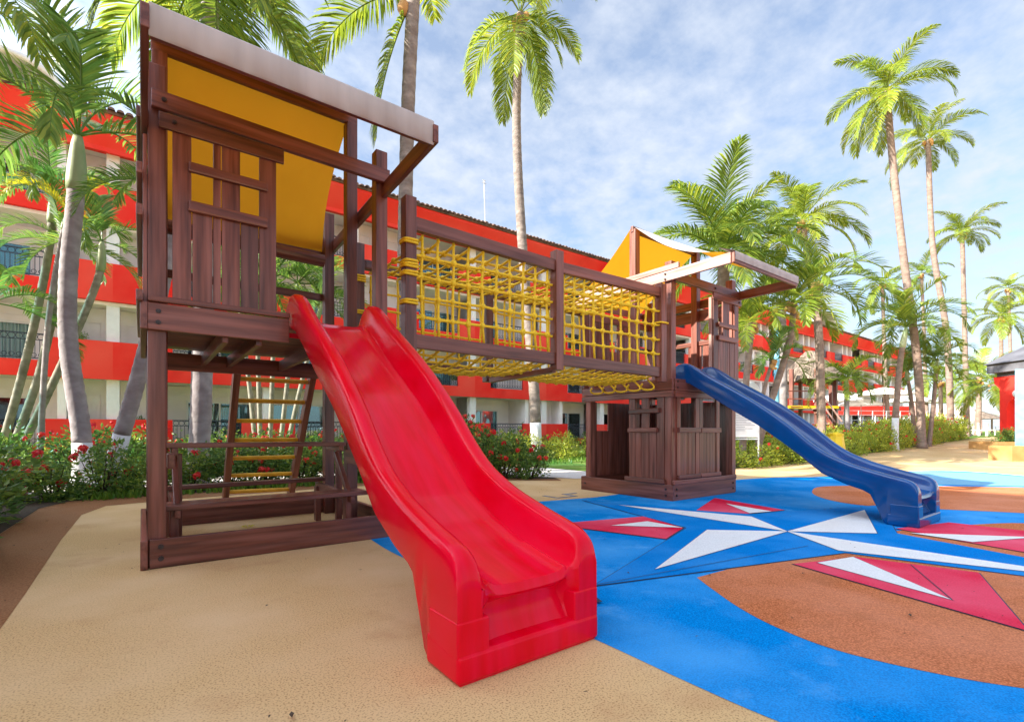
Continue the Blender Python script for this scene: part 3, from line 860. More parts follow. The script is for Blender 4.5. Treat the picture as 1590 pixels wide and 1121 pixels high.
# ---- right tower
T2 = thing('play_tower', 'smaller wooden playhouse tower with window shutters and bright orange canopy beside the blue slide', 'play tower', (6.30, 4.44, 0), 'play towers')
U2, V2 = 6.30, 4.44
UR = 8.06
post(T2, U2 + .06, V2 + .07, 0, 3.58); post(T2, UR, V2 + .07, 0, 3.60)
post(T2, U2 + .07, 5.19, 0, 4.28); post(T2, UR + .02, 5.19, 0, 4.26)
post(T2, U2 + .06, 6.16, 0, 3.55); post(T2, UR, 6.16, 0, 3.55)
b = bar('base_beam', (U2 - .02, V2 - .01, .118), (8.02, V2 - .01, .118), .046, .235, WD, T2)
bolts(b, [(U2 + .07, V2 - .033, .17), (U2 + .07, V2 - .033, .08), (7.95, V2 - .033, .17), (7.95, V2 - .033, .08)], (0, -1, 0), .018)
b = bar('base_beam', (U2 - .012, V2 - .036, .118), (U2 - .012, 6.30, .118), .046, .235, WD, T2)
bolts(b, [(U2 - .035, V2 + .08, .17), (U2 - .035, V2 + .08, .08), (U2 - .035, 6.2, .12)], (-1, 0, 0), .018)
bar('base_beam', (U2, 6.29, .118), (8.1, 6.29, .118), .046, .235, WD, T2)
bar('base_beam', (8.12, V2 + .02, .118), (8.12, 6.28, .118), .046, .235, WD, T2)
b = bar('sill_rail', (U2 + .0, V2 - .025, .272), (8.03, V2 - .025, .272), .06, .07, WD, T2, bev=.012)
bar('sill_rail', (U2 - .025, V2 + .1, .275), (U2 - .025, 5.30, .275), .06, .07, WD, T2, bev=.012)
# deck rims
b = bar('deck_beam', (U2 + .04, V2 - .008, 1.735), (8.05, V2 - .008, 1.735), .046, .17, WD, T2)
bolts(b, [(U2 + .10, V2 - .031, 1.78), (U2 + .10, V2 - .031, 1.69)], (0, -1, 0), .016)
bar('lower_rail', (U2 + .04, V2 - .012, 1.595), (8.05, V2 - .012, 1.595), .05, .09, WD, T2)
bar('deck_beam', (U2 - .012, V2 - .03, 1.735), (U2 - .012, 6.28, 1.735), .046, .17, WD, T2)
bar('lower_rail', (U2 - .014, V2 - .03, 1.595), (U2 - .014, 6.28, 1.595), .05, .09, WD, T2)
bar('deck_beam', (U2, 6.275, 1.735), (8.1, 6.275, 1.735), .046, .17, WD, T2)
bar('deck_beam', (8.125, V2 + .02, 1.735), (8.125, 6.27, 1.735), .046, .17, WD, T2)
for i in range(14):
    v = V2 + .08 + i*.13
    bar('deck_board', (U2 + .02, v, 1.79), (8.1, v, 1.79), .122, .03, WD, T2, bev=.004)
# playhouse front: two shuttered bays with a doorway at the right
def house_bay(a, b_, v, skew):
    W = b_ - a
    for q0, q1 in ((0, .17), (.83, 1)):
        up_board('stile', a + W*(q0+q1)/2, v, .31, 1.55, W*(q1-q0) - .004, .03, WD, T2, .004)
    for k in range(4):
        q0, q1 = .17 + k*.165, .17 + (k+1)*.165
        up_board('plank', a + W*(q0+q1)/2, v + .004 + rnd.uniform(-.003, .003), .31, 1.03, W*(q1-q0) - .006, .022, WD, T2, .003)
    bar('window_sill', (a + .005, v - .03, 1.055 + skew), (b_ - .01, v - .03, 1.055 + skew), .05, .075, WD, T2, bev=.008)
    bar('foot_rail', (a + .005, v - .03, .345), (b_ - .01, v - .03, .345), .045, .06, WD, T2, bev=.01)
house_bay(U2 + .11, 7.0, V2 + .004, 0); house_bay(7.0, 7.58, V2 + .004, -.004)
# left side of the playhouse: one bay with a window beside the open doorway
for a, b_, full in ((4.57, 4.71, 1), (4.71, 4.85, 0), (4.85, 5.0, 1), (5.0, 5.12, 0), (5.12, 5.25, 1)):
    bar('plank', (U2 + .01, (a+b_)/2, .31), (U2 + .01, (a+b_)/2, 1.55 if full else 1.03), .026, (b_-a) - .006, WD, T2, ref=(0, 1, 0), bev=.004)
bar('cross_rail', (U2 - .028, 4.64, 1.355), (U2 - .028, 5.22, 1.345), .05, .075, WD, T2, bev=.012)
bar('window_sill', (U2 - .028, 4.68, 1.055), (U2 - .028, 5.24, 1.05), .05, .07, WD, T2, bev=.012)
# back and right sides
for i in range(12):
    u = U2 + .18 + i*.148
    hi = 1.04 if i in (1, 2) else 1.55
    up_board('plank', u, 6.20, .24, hi, .14, .024, WD, T2, .003)
for i in range(11):
    v = V2 + .22 + i*.148
    bar('plank', (UR + .03, v, .24), (UR + .03, v, 1.55), .024, .14, WD, T2, ref=(0, 1, 0), bev=.003)
# cabin screen and roof frame above the deck
cabin_panel(T2, 7.37, 8.15, V2 - .01, 1.86, 3.22, 2.77, 2.555, True)
bar('plank', (7.36, V2 + .02, 1.86), (7.36, V2 + .02, 3.2), .03, .05, M['pale_wood'], T2, ref=(0, 1, 0))
b = bar('header_board', (7.34, V2 - .035, 3.215), (8.20, V2 - .035, 3.215), .03, .11, WD, T2)
bolts(b, [(8.12, V2 - .05, 3.215)], (0, -1, 0), .018)
b = bar('front_beam', (U2 + .02, V2 - .03, 3.335), (8.22, V2 - .03, 3.335), .05, .125, WD, T2)
bolts(b, [(7.38, V2 - .056, 3.33)], (0, -1, 0), .018)
for i in range(3):
    bar('side_plank', (8.11, 4.62 + i*.30, 1.86), (8.11, 4.62 + i*.30, 2.6 if i else 3.2), .026, .27, WD, T2, ref=(0, 1, 0), bev=.004)
bar('side_rail', (8.12, 4.5, 3.12), (8.12, 6.2, 3.12), .05, .2, WD, T2)
bar('side_rail', (8.10, 4.5, 2.62), (8.10, 6.2, 2.62), .05, .08, WD, T2)
for i in range(5): up_board('plank', 6.62 + i*.19, 6.2, 1.85, 3.0 if i != 2 else 2.5, .175, .024, WD, T2, .003)
bar('back_rail', (U2, 6.2, 3.06), (8.1, 6.2, 3.06), .05, .12, WD, T2)
bar('back_rail', (7.5, 6.2, 2.6), (8.1, 6.2, 2.6), .05, .10, WD, T2)
b = bar('roof_side_beam', (U2 - .025, 3.50, 3.345), (U2 - .025, 6.45, 3.345), .045, .145, M['pale_wood'], T2)  # sunlight on this side is put into the beam's pale colour
bolts(b, [(U2 - .05, 4.52, 3.38), (U2 - .05, 4.52, 3.30)], (-1, 0, 0), .016)
bar('roof_side_beam', (U2 - .022, 4.3, 3.47), (U2 - .022, 6.35, 3.47), .04, .08, M['pale_wood'], T2)  # pale for the same painted-in sunlight
bar('roof_side_beam', (8.13, 3.48, 3.335), (8.17, 6.45, 3.335), .045, .145, WD, T2)
bar('roof_front_beam', (U2 - .03, 3.475, 3.345), (8.12, 3.475, 3.345), .04, .135, WD, T2)
bar('ridge_beam', (U2, 5.19, 4.28), (8.16, 5.19, 4.27), .05, .10, WD, T2)
bar('roof_back_beam', (U2, 6.46, 3.36), (8.15, 6.46, 3.36), .045, .12, WD, T2)
vl = MB()
vvs, vfs = [], []
for i in range(n + 1):
    u = U2 - .03 + (8.13 - U2 + .03)*i/n
    w_ = .004*math.sin(i*1.3)
    for v, z in ((3.70, 3.54), (3.47, 3.440), (3.446, 3.425), (3.442 + w_, 3.36), (3.446, 3.315)):
        vvs.append((u, v, z))
for i in range(n):
    for k in range(4): vfs.append((i*5+k, (i+1)*5+k, (i+1)*5+k+1, i*5+k+1))
vl.add(vvs, vfs); vl.build('valance', M['valance'], T2, sm=True)
canopy(T2, U2 + .02, 8.12, 3.50, 3.425, 5.19, 4.34, 6.46, 3.42, .06, .17)

# ------------------------------------------------------------------ rope bridge
B = thing('rope_bridge', 'yellow rope net bridge with dark wood rails between the two towers', 'rope bridge', (2.13, 4.55, 0))
NV = [(2.15, 4.60), (4.09, 4.53), (6.10, 4.49)]
FVB = 6.05
bar('bridge_post', (2.15, 4.60, 1.84), (2.15, 4.60, 3.39), .12, .12, WD, B, ref=(0, 1, 0))
bar('bridge_post', (4.09, 4.53, 1.79), (4.09, 4.53, 3.25), .12, .12, WD, B, ref=(0, 1, 0))
bar('bridge_post', (6.10, 4.49, 1.76), (6.10, 4.49, 3.19), .12, .12, WD, B, ref=(0, 1, 0))
for u, z0, z1 in ((2.15, 1.84, 3.36), (4.09, 1.76, 3.2), (6.10, 1.76, 3.1)): bar('bridge_post', (u, FVB, z0), (u, FVB, z1), .12, .12, WD, B, ref=(0, 1, 0))
bar('top_rail', (2.21, 4.59, 3.135), (4.03, 4.53, 3.065), .07, .135, WD, B)
bar('top_rail', (4.15, 4.53, 3.06), (6.04, 4.49, 3.07), .07, .13, WD, B)
bar('bottom_rail', (2.21, 4.59, 1.952), (4.03, 4.53, 1.925), .07, .14, WD, B)
bar('bottom_rail', (4.15, 4.53, 1.92), (6.04, 4.49, 1.90), .07, .14, WD, B)
bar('top_rail', (2.21, FVB, 3.12), (6.04, FVB, 3.06), .09, .13, WD, B, bev=.03)
bar('bottom_rail', (2.21, FVB, 1.93), (6.04, FVB, 1.88), .07, .12, WD, B)
bar('cross_bearer', (4.09, 4.585, 1.80), (4.09, 5.99, 1.78), .07, .07, WD, B)
bar('cross_bearer', (4.09, 4.585, 3.10), (4.09, 5.99, 3.08), .06, .06, WD, B)
bar('cross_bearer', (2.15, 4.66, 1.86), (2.15, 5.99, 1.86), .07, .07, WD, B)
RR = .0150
kr = random.Random(5)
def net(name, f, us, ts, knot=.037):
    mb = MB()
    jit = {}
    def pt(i, j):
        if (i, j) not in jit:
            jit[(i, j)] = Vector(f(us[i], ts[j])) + Vector((kr.uniform(-1, 1), kr.uniform(-1, 1), kr.uniform(-1, 1)))*.008
        return jit[(i, j)]
    for i in range(len(us)):
        mb.tube([pt(i, j) for j in range(len(ts))], RR, 6)
    for j in range(1, len(ts)-1):
        mb.tube([pt(i, j) for i in range(len(us))], RR, 6)
        for i in range(len(us)):
            mb.ball(pt(i, j), knot*kr.uniform(.9, 1.15), 6, 4, (1, 1, 1))
            d = Vector((kr.uniform(-1, 1), kr.uniform(-.6, .6), kr.uniform(-1, 1))).normalized()*.03
            mb.tube([pt(i, j) - d, pt(i, j) + d], RR*.95, 5)
    return mb.build(name, M['rope'], B, sm=True, fix=False)
def nv(u):
    return 4.60 + (4.53 - 4.60)*(u-2.15)/1.94 if u < 4.09 else 4.53 + (4.49-4.53)*(u-4.09)/2.01
for a, b_, nn in ((2.24, 4.02, 10), (4.16, 6.03, 11)):
    us = [a + (b_-a)*(i+.35)/(nn-.3) for i in range(nn)]
    zt = lambda u: (3.05 if u < 4.1 else 3.0)
    zb = lambda u: (2.0 if u < 4.1 else 1.965)
    uu = [a - .03] + us[1:-1] + [b_ + .03] if False else us
    net('side_net', lambda u, t: (u, nv(u) + .015 + .02*math.sin(t*math.pi), zt(u) + (zb(u)-zt(u))*t), us, [0, .2, .4, .6, .8, 1.0])
    net('side_net', lambda u, t: (u, FVB - .01, 3.0 + (1.95-3.0)*t), us, [0, .2, .4, .6, .8, 1.0], .022)
    net('floor_net', lambda u, t: (u + .05*math.sin(t*3), nv(u) + (FVB - nv(u))*t, (1.885 if u < 4.1 else 1.85) - (.12 if u < 4.1 else .10)*math.sin(t*math.pi)*(.55+.45*math.sin(math.pi*(u-a)/(b_-a)))), us, [0, .13, .26, .39, .52, .65, .78, .9, 1.0], .03)
    net('ceiling_net', lambda u, t: (u, nv(u) + (FVB - nv(u))*t, 3.02 - .05*math.sin(t*math.pi)), us, [0, .16, .32, .48, .64, .82, 1.0])
# slack side ropes that run to the posts
for t, zl, zr in ((.2, 2.84, 2.80), (.4, 2.60, 2.60), (.6, 2.42, 2.38), (.8, 2.20, 2.17)):
    for p, q in (((2.15, 4.60, zl), (2.30, 4.61, 3.05 - 1.05*t)), ((3.92, 4.56, 3.05-1.05*t), (4.09, 4.545, 3.05-1.05*t)), ((4.09, 4.545, 3.0-1.04*t), (4.24, 4.545, 3.0-1.04*t)), ((5.94, 4.51, 3.0-1.04*t), (6.10, 4.45, zr))):
        sr = MB()
        sr.tube([p, tuple((Vector(p)+Vector(q))/2 + Vector((0, 0, -.012))), q], RR, 6)
        sr.build('tie_rope', M['rope'], B, sm=True, fix=False)
def coil(u, v, z, turns, half=.073):
    mb = MB()
    for k in range(turns):
        zc = z + k*.026
        pts = []
        for q in range(33):
            a = 2*math.pi*q/32
            sx, sy = math.cos(a), math.sin(a)
            e = .45
            pts.append((u + half*math.copysign(abs(sx)**e, sx), v + half*math.copysign(abs(sy)**e, sy), zc + .006*math.sin(a + k)))
        mb.tube(pts, .0135, 6, False)
    return mb.build('rope_coil', M['rope'], B, sm=True, fix=False)
coil(2.15, 4.60, 2.93, 2); coil(2.15, 4.60, 2.69, 3); coil(2.15, 4.60, 2.61, 2); coil(2.15, 4.60, 2.325, 2)
coil(6.10, 4.49, 2.62, 1, .085)
coil(2.15, FVB, 2.9, 3); coil(2.15, FVB, 2.5, 2)
for k in range(5):
    v = 4.75 + k*.26
    lp = MB()
    pts = [(6.13 + .12*math.sin(a) , v + .05*math.sin(a*2), 1.80 + .09*math.cos(a) - .05) for a in [q*math.pi/8 for q in range(13)]]
    lp.tube(pts, RR, 6)
    lp.build('lashing_loop', M['rope'], B, sm=True, fix=False)

# ------------------------------------------------------------------ slides
rail_p = [(4.86, 1.98), (4.84, 2.08), (4.78, 2.17), (4.68, 2.232), (4.56, 2.235), (4.42, 2.165), (4.2, 2.01), (3.95, 1.85), (3.67, 1.67), (3.395, 1.475), (3.07, 1.21), (2.83, .985), (2.64, .84), (2.45, .745), (2.31, .69), (2.05, .612), (1.92, .578), (1.82, .545), (1.765, .495), (1.742, .425)]
under_p = [(4.86, 1.90), (4.7, 1.96), (4.5, 1.90), (4.28, 1.76), (3.86, 1.47), (3.457, 1.21), (3.16, .985), (2.9, .77), (2.68, .572), (2.425, .452), (2.2, .380), (2.145, .31), (2.11, .19), (2.06, .05), (2.03, .0), (1.7, .0)]
bed_p = [(4.86, 2.02), (4.6, 2.02), (4.45, 1.955), (4.28, 1.84), (3.86, 1.545), (3.457, 1.285), (3.16, 1.06), (2.9, .845), (2.68, .655), (2.425, .535), (2.2, .455), (2.0, .405), (1.85, .375), (1.76, .36)]
def interp(P, v):
    P = sorted(P)
    if v <= P[0][0]: return P[0][1]
    for (a, za_), (b_, zb_) in zip(P, P[1:]):
        if v <= b_: return za_ + (zb_-za_)*(v-a)/(b_-a)
    return P[-1][1]
def slide(root, u0, W, dv, zs, mat):
    rail = catmull(rail_p, 4, False)
    st = []
    for v, z in rail:
        st.append((v, z, interp(under_p, v), max(v, 1.782), interp(bed_p, max(v, 1.782))))
    nr = len(st)
    # the lip: rails drop straight down, the bed rolls over and tucks back in an arch
    st += [(1.742, .38, 0, 1.772, .345), (1.742, .345, 0, 1.766, .325), (1.742, .31, 0, 1.776, .305), (1.742, .28, 0, 1.805, .288), (1.742, .24, 0, 1.838, .255), (1.742, .20, 0, 1.842, .210), (1.742, .165, 0, 1.822, .165), (1.742, .12, 0, 1.79, .12)]
    prof = [(.012, 'u', 0), (.003, 'u', .02), (0, 'o', -.10), (0, 'o', -.040), (.006, 'r', -.018), (.020, 'r', -.005), (.040, 'r', 0), (.068, 'r', 0), (.092, 'r', -.006), (.108, 'r', -.022), (.118, 'r', -.05), (.130, 'm', .62), (.146, 'm', .30), (.160, 'm', .12), (.176, 'b', .022), (.205, 'b', .006), (.25, 'b', .0), (.33, 'b', -.003)]
    rings = []
    for i, (v, zr, zu, vb, zb_) in enumerate(st):
        half = []
        lip = i >= nr
        fl = .012*smooth((2.6 - v)/.8)
        for x, kind, d in prof:
            x = x - fl*(1 - min(1, x/.25))
            if kind == 'u': q = (x, v, zu + d)
            elif kind == 'o': q = (x, v, max(zu + .03, zr + d))
            elif kind == 'r': q = (x, v, max(.10, zr + d) if not lip else max(.08, zr))
            elif kind == 'm':
                z_ = zb_ + (zr - .05 - zb_)*d
                if lip: q = (x, v + (vb - v)*(1-d), max(.08, zr))
                else: q = (x, v + (vb - v)*(1-d)**2, min(zr - .052, z_))
            else: q = (x, vb, zb_ + d)
            half.append(q)
        ring = half + [(W - x, v_, z_) for x, v_, z_ in reversed(half)]
        k = i - nr
        if 2 <= k <= 6:                # the tuck under the lip arches up in the middle
            am = (0, 0, .006, .022, .035, .03, .012)[k]
            ring = [(x, v_, z_ + am*max(0, 1 - ((x - W/2)/(W*.34))**2) if .165 < x < W-.165 else z_) for x, v_, z_ in ring]
        rings.append([Vector((u0 + x, v_ + dv, z_*zs)) for x, v_, z_ in ring])
    n_ = len(rings[0])
    mb = MB()
    for rg in rings: mb.v += [tuple(q) for q in rg]
    for i in range(len(rings)-1):
        for k in range(n_):
            k2 = (k+1) % n_
            mb.f.append((i*n_+k, (i+1)*n_+k, (i+1)*n_+k2, i*n_+k2))
    mb.f.append(tuple(range(n_)))
    mb.f.append(tuple((len(rings)-1)*n_ + k for k in reversed(range(n_))))
    o = mb.build('chute', mat, root, sm=True)
    es = o.modifiers.new('edges', 'EDGE_SPLIT'); es.split_angle = R(42)
    def block(name, x0, x1, y0, y1, z0, z1, bev, slope=0):
        bm = bmesh.new()
        bmesh.ops.create_cube(bm, size=1)
        for q in bm.verts:
            x, y, z = q.co
            q.co = (x0 + (x+.5)*(x1-x0), y0 + (y+.5)*(y1-y0) + dv, (z0 + (z+.5)*(z1-z0) + (slope if y > 0 and z > 0 else 0))*zs)
        bmesh.ops.bevel(bm, geom=list(bm.edges), offset=bev, segments=3, affect='EDGES', profile=.5)
        me = bpy.data.meshes.new(name); bm.to_mesh(me); bm.free()
        me.polygons.foreach_set('use_smooth', [True]*len(me.polygons))
        me.transform(WM[root.name].inverted())
        o = link(name, me, mat, root, WM[root.name].copy())
        wnm = o.modifiers.new('normals', 'WEIGHTED_NORMAL'); wnm.keep_sharp = False
    # toe step across the front and the moulded collars on the two end cheeks
    block('toe_step', u0 - .016, u0 + W + .016, 1.728, 2.02, .004, .128, .022, .02)
    block('end_cheek', u0 - .0145, u0 + .146, 1.736, 1.99, .10, .262, .010)
    block('end_cheek', u0 + W - .146, u0 + W + .0145, 1.736, 1.99, .10, .262, .010)
S1 = thing('slide', 'big glossy red plastic slide in the foreground running down from the tall tower', 'slide', (1.44, 1.8, 0), 'plastic wave slides')
slide(S1, 1.04, .79, 0, 1.0, M['red_plastic'])
S2 = thing('slide', 'dark blue plastic slide running down from the farther playhouse tower', 'slide', (7.0, 1.7, 0), 'plastic wave slides')
slide(S2, 6.60, .78, -.14, .925, M['blue_plastic'])

# ------------------------------------------------------------------ palms
def frond_mesh(L, e0, droop, pairs, ll, vee, hang, seed, wid=.034):
    r = random.Random(seed)
    N = 16
    pts, tang = [Vector((0, 0, 0))], []
    for i in range(N):
        t = (i + .5) / N
        e = R(e0 - droop * t**1.25)
        d = Vector((math.cos(e), .05*math.sin(seed + 2*t), math.sin(e)))
        tang.append(d.normalized())
        pts.append(pts[-1] + d.normalized() * L / N)
    tang.append(tang[-1])
    mb = MB()
    mb.tube(pts, [max(.004, .024*L/3*(1 - .85*i/N)) for i in range(N+1)], 4)
    V, F = mb.v, mb.f
    for k in range(pairs):
        t = .13 + .87*(k + .5)/pairs
        i = min(N-1, int(t*N)); fr = t*N - i
        p = pts[i].lerp(pts[i+1], fr)
        T = tang[i]
        side0 = Vector((0, 1, 0))
        up = T.cross(side0) * -1
        if up.length < 1e-4: up = Vector((0, 0, 1))
        up.normalize()
        if up.dot(Vector((-math.sin(R(e0)), 0, math.cos(R(e0))))) < 0: up = -up
        ln = ll * min(1, .45 + (t-.13)*3.2) * (1 - .72*max(0, (t-.55)/.45)**1.6)
        al = R(62 - 30*t)
        for s in (-1, 1):
            if r.random() < .05: continue
            sd_ = side0 * s
            l = ln * r.uniform(.82, 1.12)
            a_ = al + r.uniform(-.12, .12)
            d1 = (T*math.cos(a_) + sd_*math.sin(a_)*math.cos(vee) + up*math.sin(vee)*math.sin(a_)).normalized()
            d2 = (d1 + Vector((0, 0, -1))*hang*r.uniform(.7, 1.4)).normalized()
            d3 = (d2 + Vector((0, 0, -1))*hang*r.uniform(.5, 1.3)).normalized()
            w_ = wid * r.uniform(.8, 1.2) * (L/3)
            wv = d1.cross(up)
            if wv.length < 1e-4: wv = T
            wv = (wv.normalized() + up*r.uniform(-.5, .5)).normalized()*w_/2
            q0 = p; q1 = p + d1*l*.4; q2 = q1 + d2*l*.35; q3 = q2 + d3*l*.25
            b = len(V)
            V += [tuple(q0 - wv*.5), tuple(q0 + wv*.5), tuple(q1 - wv), tuple(q1 + wv), tuple(q2 - wv*.7), tuple(q2 + wv*.7), tuple(q3)]
            F += [(b, b+1, b+3, b+2), (b+2, b+3, b+5, b+4), (b+4, b+5, b+6)]
    return mesh_from('frond', V, F)
COCO = {}
for e0, dr in ((80, 62), (62, 78), (44, 92), (24, 92), (4, 82), (-18, 66), (-45, 42), (-70, 20)):
    COCO[e0] = [frond_mesh(3.0, e0 + j*5, dr + j*8, 84, .80, .30 - .1*j, .34 + .12*j, 100 + e0 + j*7, .037) for j in range(2)]
ARCH = {}
for e0, dr in ((82, 60), (66, 88), (48, 108), (28, 112), (5, 90)):
    ARCH[e0] = [frond_mesh(3.0, e0 + j*4, dr + j*10, 58, .74, .55, .20 + .06*j, 300 + e0 + j*5, .046) for j in range(2)]

def palm(label, group, pts, r0, r1, fam, n, size, emin, emax, mat, trunk_mat, seed, shaft=0, white=0, name='palm_tree', dead=0, az0=None, azspan=360, bulge=1.35, nuts=9, extra=()):
    """pts: trunk line from ground to crown in world space"""
    r = random.Random(seed)
    pts = catmull([tuple(p) for p in pts], 6, False)
    base = pts[0]
    t = thing(name, label, 'palm tree', base, group)
    acc = [0]
    for a, b in zip(pts, pts[1:]): acc.append(acc[-1] + (Vector(b)-Vector(a)).length)
    L = acc[-1]
    def at_len(s):
        s = max(0, min(L, s))
        for i in range(len(pts)-1):
            if s <= acc[i+1]:
                f = (s-acc[i])/max(1e-6, acc[i+1]-acc[i])
                return Vector(pts[i]).lerp(Vector(pts[i+1]), f)
        return Vector(pts[-1])
    def rad(s):
        q = s / L
        return (r0 + (r1-r0)*q) * (1 + (bulge-1)*max(0, 1 - s/.5)**2)
    def seg(s0, s1, step, ring):
        out, rs = [], []
        nst = max(2, int((s1-s0)/step))
        for i in range(nst+1):
            s = s0 + (s1-s0)*i/nst
            out.append(at_len(s)); rs.append(rad(s)*(1 + (ring if i % 2 else -ring)))
        return out, rs
    s0 = 0
    if white:
        p_, rr_ = seg(-.05, white, .25, .005)
        m = MB(); m.tube([q - Vector(base) for q in p_], [x*1.02 for x in rr_], 12); link('whitewashed_base', m.mesh('whitewashed_base', True, False), M['whitewash'], t, Matrix.Translation(base))
        s0 = white
    se = L - shaft
    step = max(.07, min(.16, L/70))
    p_, rr_ = seg(s0, se, step, .025)
    m = MB(); m.tube([q - Vector(base) for q in p_], rr_, 12); link('trunk', m.mesh('trunk', True, False), trunk_mat, t, Matrix.Translation(base))
    if shaft:
        p_ = [at_len(se + shaft*i/6) for i in range(7)]
        rr_ = [r1*q for q in (1.12, 1.22, 1.18, 1.08, .95, .8, .55)]
        m = MB(); m.tube([q - Vector(base) for q in p_], rr_, 12); link('crownshaft', m.mesh('crownshaft', True, False), M['crownshaft'], t, Matrix.Translation(base))
    top = Vector(pts[-1])
    if not shaft and nuts:              # husk and nuts under the crown
        m = MB()
        for k in range(nuts):
            a = r.uniform(0, 6.28)
            m.ball((top - Vector(base)) + Vector((math.cos(a)*r1*1.5, math.sin(a)*r1*1.5, -r.uniform(.05, .5)*size/3)), r.uniform(.07, .13)*size/3, 7, 5, (1, 1, 1.25))
        link('coconuts', m.mesh('coconuts', True, False), M['planter'], t, Matrix.Translation(base))
    keys = sorted(fam)
    for az_, e in extra:               # single fronds that stand out in the photograph
        key = min(keys, key=lambda z: abs(z-e)); s = size/3
        link('frond', fam[key][0], mat, t, Matrix.Translation(top) @ Matrix.Rotation(R(az_), 4, 'Z') @ Matrix.Rotation(R(key - e)*.6, 4, 'Y') @ Matrix.Diagonal((s, s, s, 1)))
    for k in range(n):
        q = (k + r.uniform(-.3, .3)) / max(1, n-1)
        e = emax + (emin-emax)*min(1, max(0, q))**.9
        key = min(keys, key=lambda z: abs(z-e))
        me = r.choice(fam[key])
        az = (az0 if az0 is not None else r.uniform(0, 6.28)) if k == 0 else az
        az += R(137.5) + r.uniform(-.25, .25)
        a2 = az if azspan == 360 else (az0 + ((az/6.2832) % 1 - .5)*R(azspan))
        s = size/3*r.uniform(.85, 1.12)
        W_ = Matrix.Translation(top) @ Matrix.Rotation(a2, 4, 'Z') @ Matrix.Rotation(r.uniform(-.12, .12), 4, 'X') @ Matrix.Rotation(R(key - e)*.6, 4, 'Y') @ Matrix.Diagonal((s, s, s, 1))
        mm = mat
        link('frond', me, mm, t, W_)
    return t

def at(px, py, d):
    u, v = cam_xy(px, d)
    return (u, v, height(py, d))
def base_at(px, d):
    u, v = cam_xy(px, d)
    return (u, v, ground_z(u, v) - .03)
TALL = 'tall coconut palms around the playground'
GARD = 'slender garden palms'
# behind the rope bridge
palm('tall coconut palm with ringed trunk rising right behind the tall tower roof end', TALL, [base_at(626, 10.6), at(628, 420, 10.6), at(633, 180, 10.6), at(642, -6, 10.6)], .165, .14, COCO, 8, 3.3, 68, 88, M['frond_gold'], M['trunk'], 11, az0=2.6, nuts=3, extra=((163, -66), (120, 30)))
palm('very tall coconut palm with whitewashed foot standing behind the middle of the rope bridge', TALL, [base_at(833, 17.5), at(829, 600, 17.5), at(811, 380, 17.5), at(802, 190, 17.5), at(808, 22, 17.5)], .20, .14, COCO, 16, 3.2, -55, 74, M['frond_gold'], M['trunk'], 12, white=1.35)
# right hand group
palm('tallest coconut palm at the right with long hanging fronds and curved pale trunk', TALL, [base_at(1432, 22), at(1424, 560, 22), at(1403, 400, 22), at(1385, 240, 22), at(1377, 142, 22)], .165, .135, COCO, 16, 2.9, -40, 76, M['frond_gold'], M['trunk_pink'], 13, extra=((165, -58), (150, -30)))
palm('tall coconut palm just right of the tallest one, its crown lower', TALL, [base_at(1477, 28), at(1470, 520, 28), at(1448, 380, 28), at(1441, 218, 28)], .17, .125, COCO, 15, 2.6, -20, 74, M['frond_gold'], M['trunk_pink'], 14)
palm('coconut palm with small neat crown and straight trunk at the far right of the sky', TALL, [base_at(1502, 33), at(1497, 480, 33), at(1494, 362, 33)], .165, .12, COCO, 15, 2.5, -12, 78, M['frond_gold'], M['trunk_pink'], 15)
palm('coconut palm with one dry hanging frond left of the tallest trunk', TALL, [base_at(1380, 40), at(1374, 560, 40), at(1370, 440, 40)], .17, .12, COCO, 15, 2.9, -50, 72, M['frond_gold'], M['trunk_pink'], 16)
palm('dark crowned palm half hidden between the two tallest trunks', TALL, [base_at(1440, 46), at(1434, 500, 46), at(1431, 425, 46)], .17, .12, COCO, 13, 2.5, -30, 76, M['frond'], M['trunk_pink'], 17)
palm('coconut palm above the dark grey kiosk roof at the right edge', TALL, [base_at(1558, 44), at(1555, 560, 44), at(1554, 492, 44)], .18, .13, COCO, 16, 3.1, -25, 74, M['frond_gold'], M['trunk_pink'], 18)
palm('palm farthest right with its crown cut by the picture edge', TALL, [base_at(1572, 54), at(1568, 520, 54), at(1565, 448, 54)], .18, .13, COCO, 13, 2.9, -20, 74, M['frond_gold'], M['trunk_pink'], 19)
# the big clump behind the blue slide
palm('bushy young coconut palm with upright fronds above the farther canopy', TALL, [base_at(1118, 16), at(1120, 560, 16), at(1124, 400, 16)], .2, .18, COCO, 22, 3.2, 4, 87, M['frond'], M['trunk_pink'], 20, nuts=0)
palm('coconut palm with yellowing fronds right of the bushy one behind the farther canopy', TALL, [base_at(1275, 20), at(1270, 520, 20), at(1255, 410, 20), at(1246, 345, 20)], .14, .11, COCO, 17, 2.8, -25, 78, M['frond_gold'], M['trunk_pink'], 21)
palm('short arching palm with pale trunk just right of the playhouse tower', GARD, [base_at(1152, 14.4), at(1158, 600, 14.4), at(1168, 500, 14.4)], .10, .085, ARCH, 13, 1.9, 8, 80, M['frond_gold'], M['trunk_pink'], 22)
palm('leaning pale trunked palm crossing behind the blue slide', GARD, [base_at(1168, 15), at(1192, 640, 15), at(1226, 530, 15), at(1232, 470, 15)], .11, .085, ARCH, 13, 2.3, 0, 80, M['frond_gold'], M['trunk_pink'], 23)
palm('upright grey trunked palm standing beside the light blue pole', GARD, [base_at(1214, 21), at(1214, 560, 21), at(1212, 470, 21)], .22, .19, ARCH, 10, 2.6, 10, 80, M['frond'], M['trunk_grey'], 24)
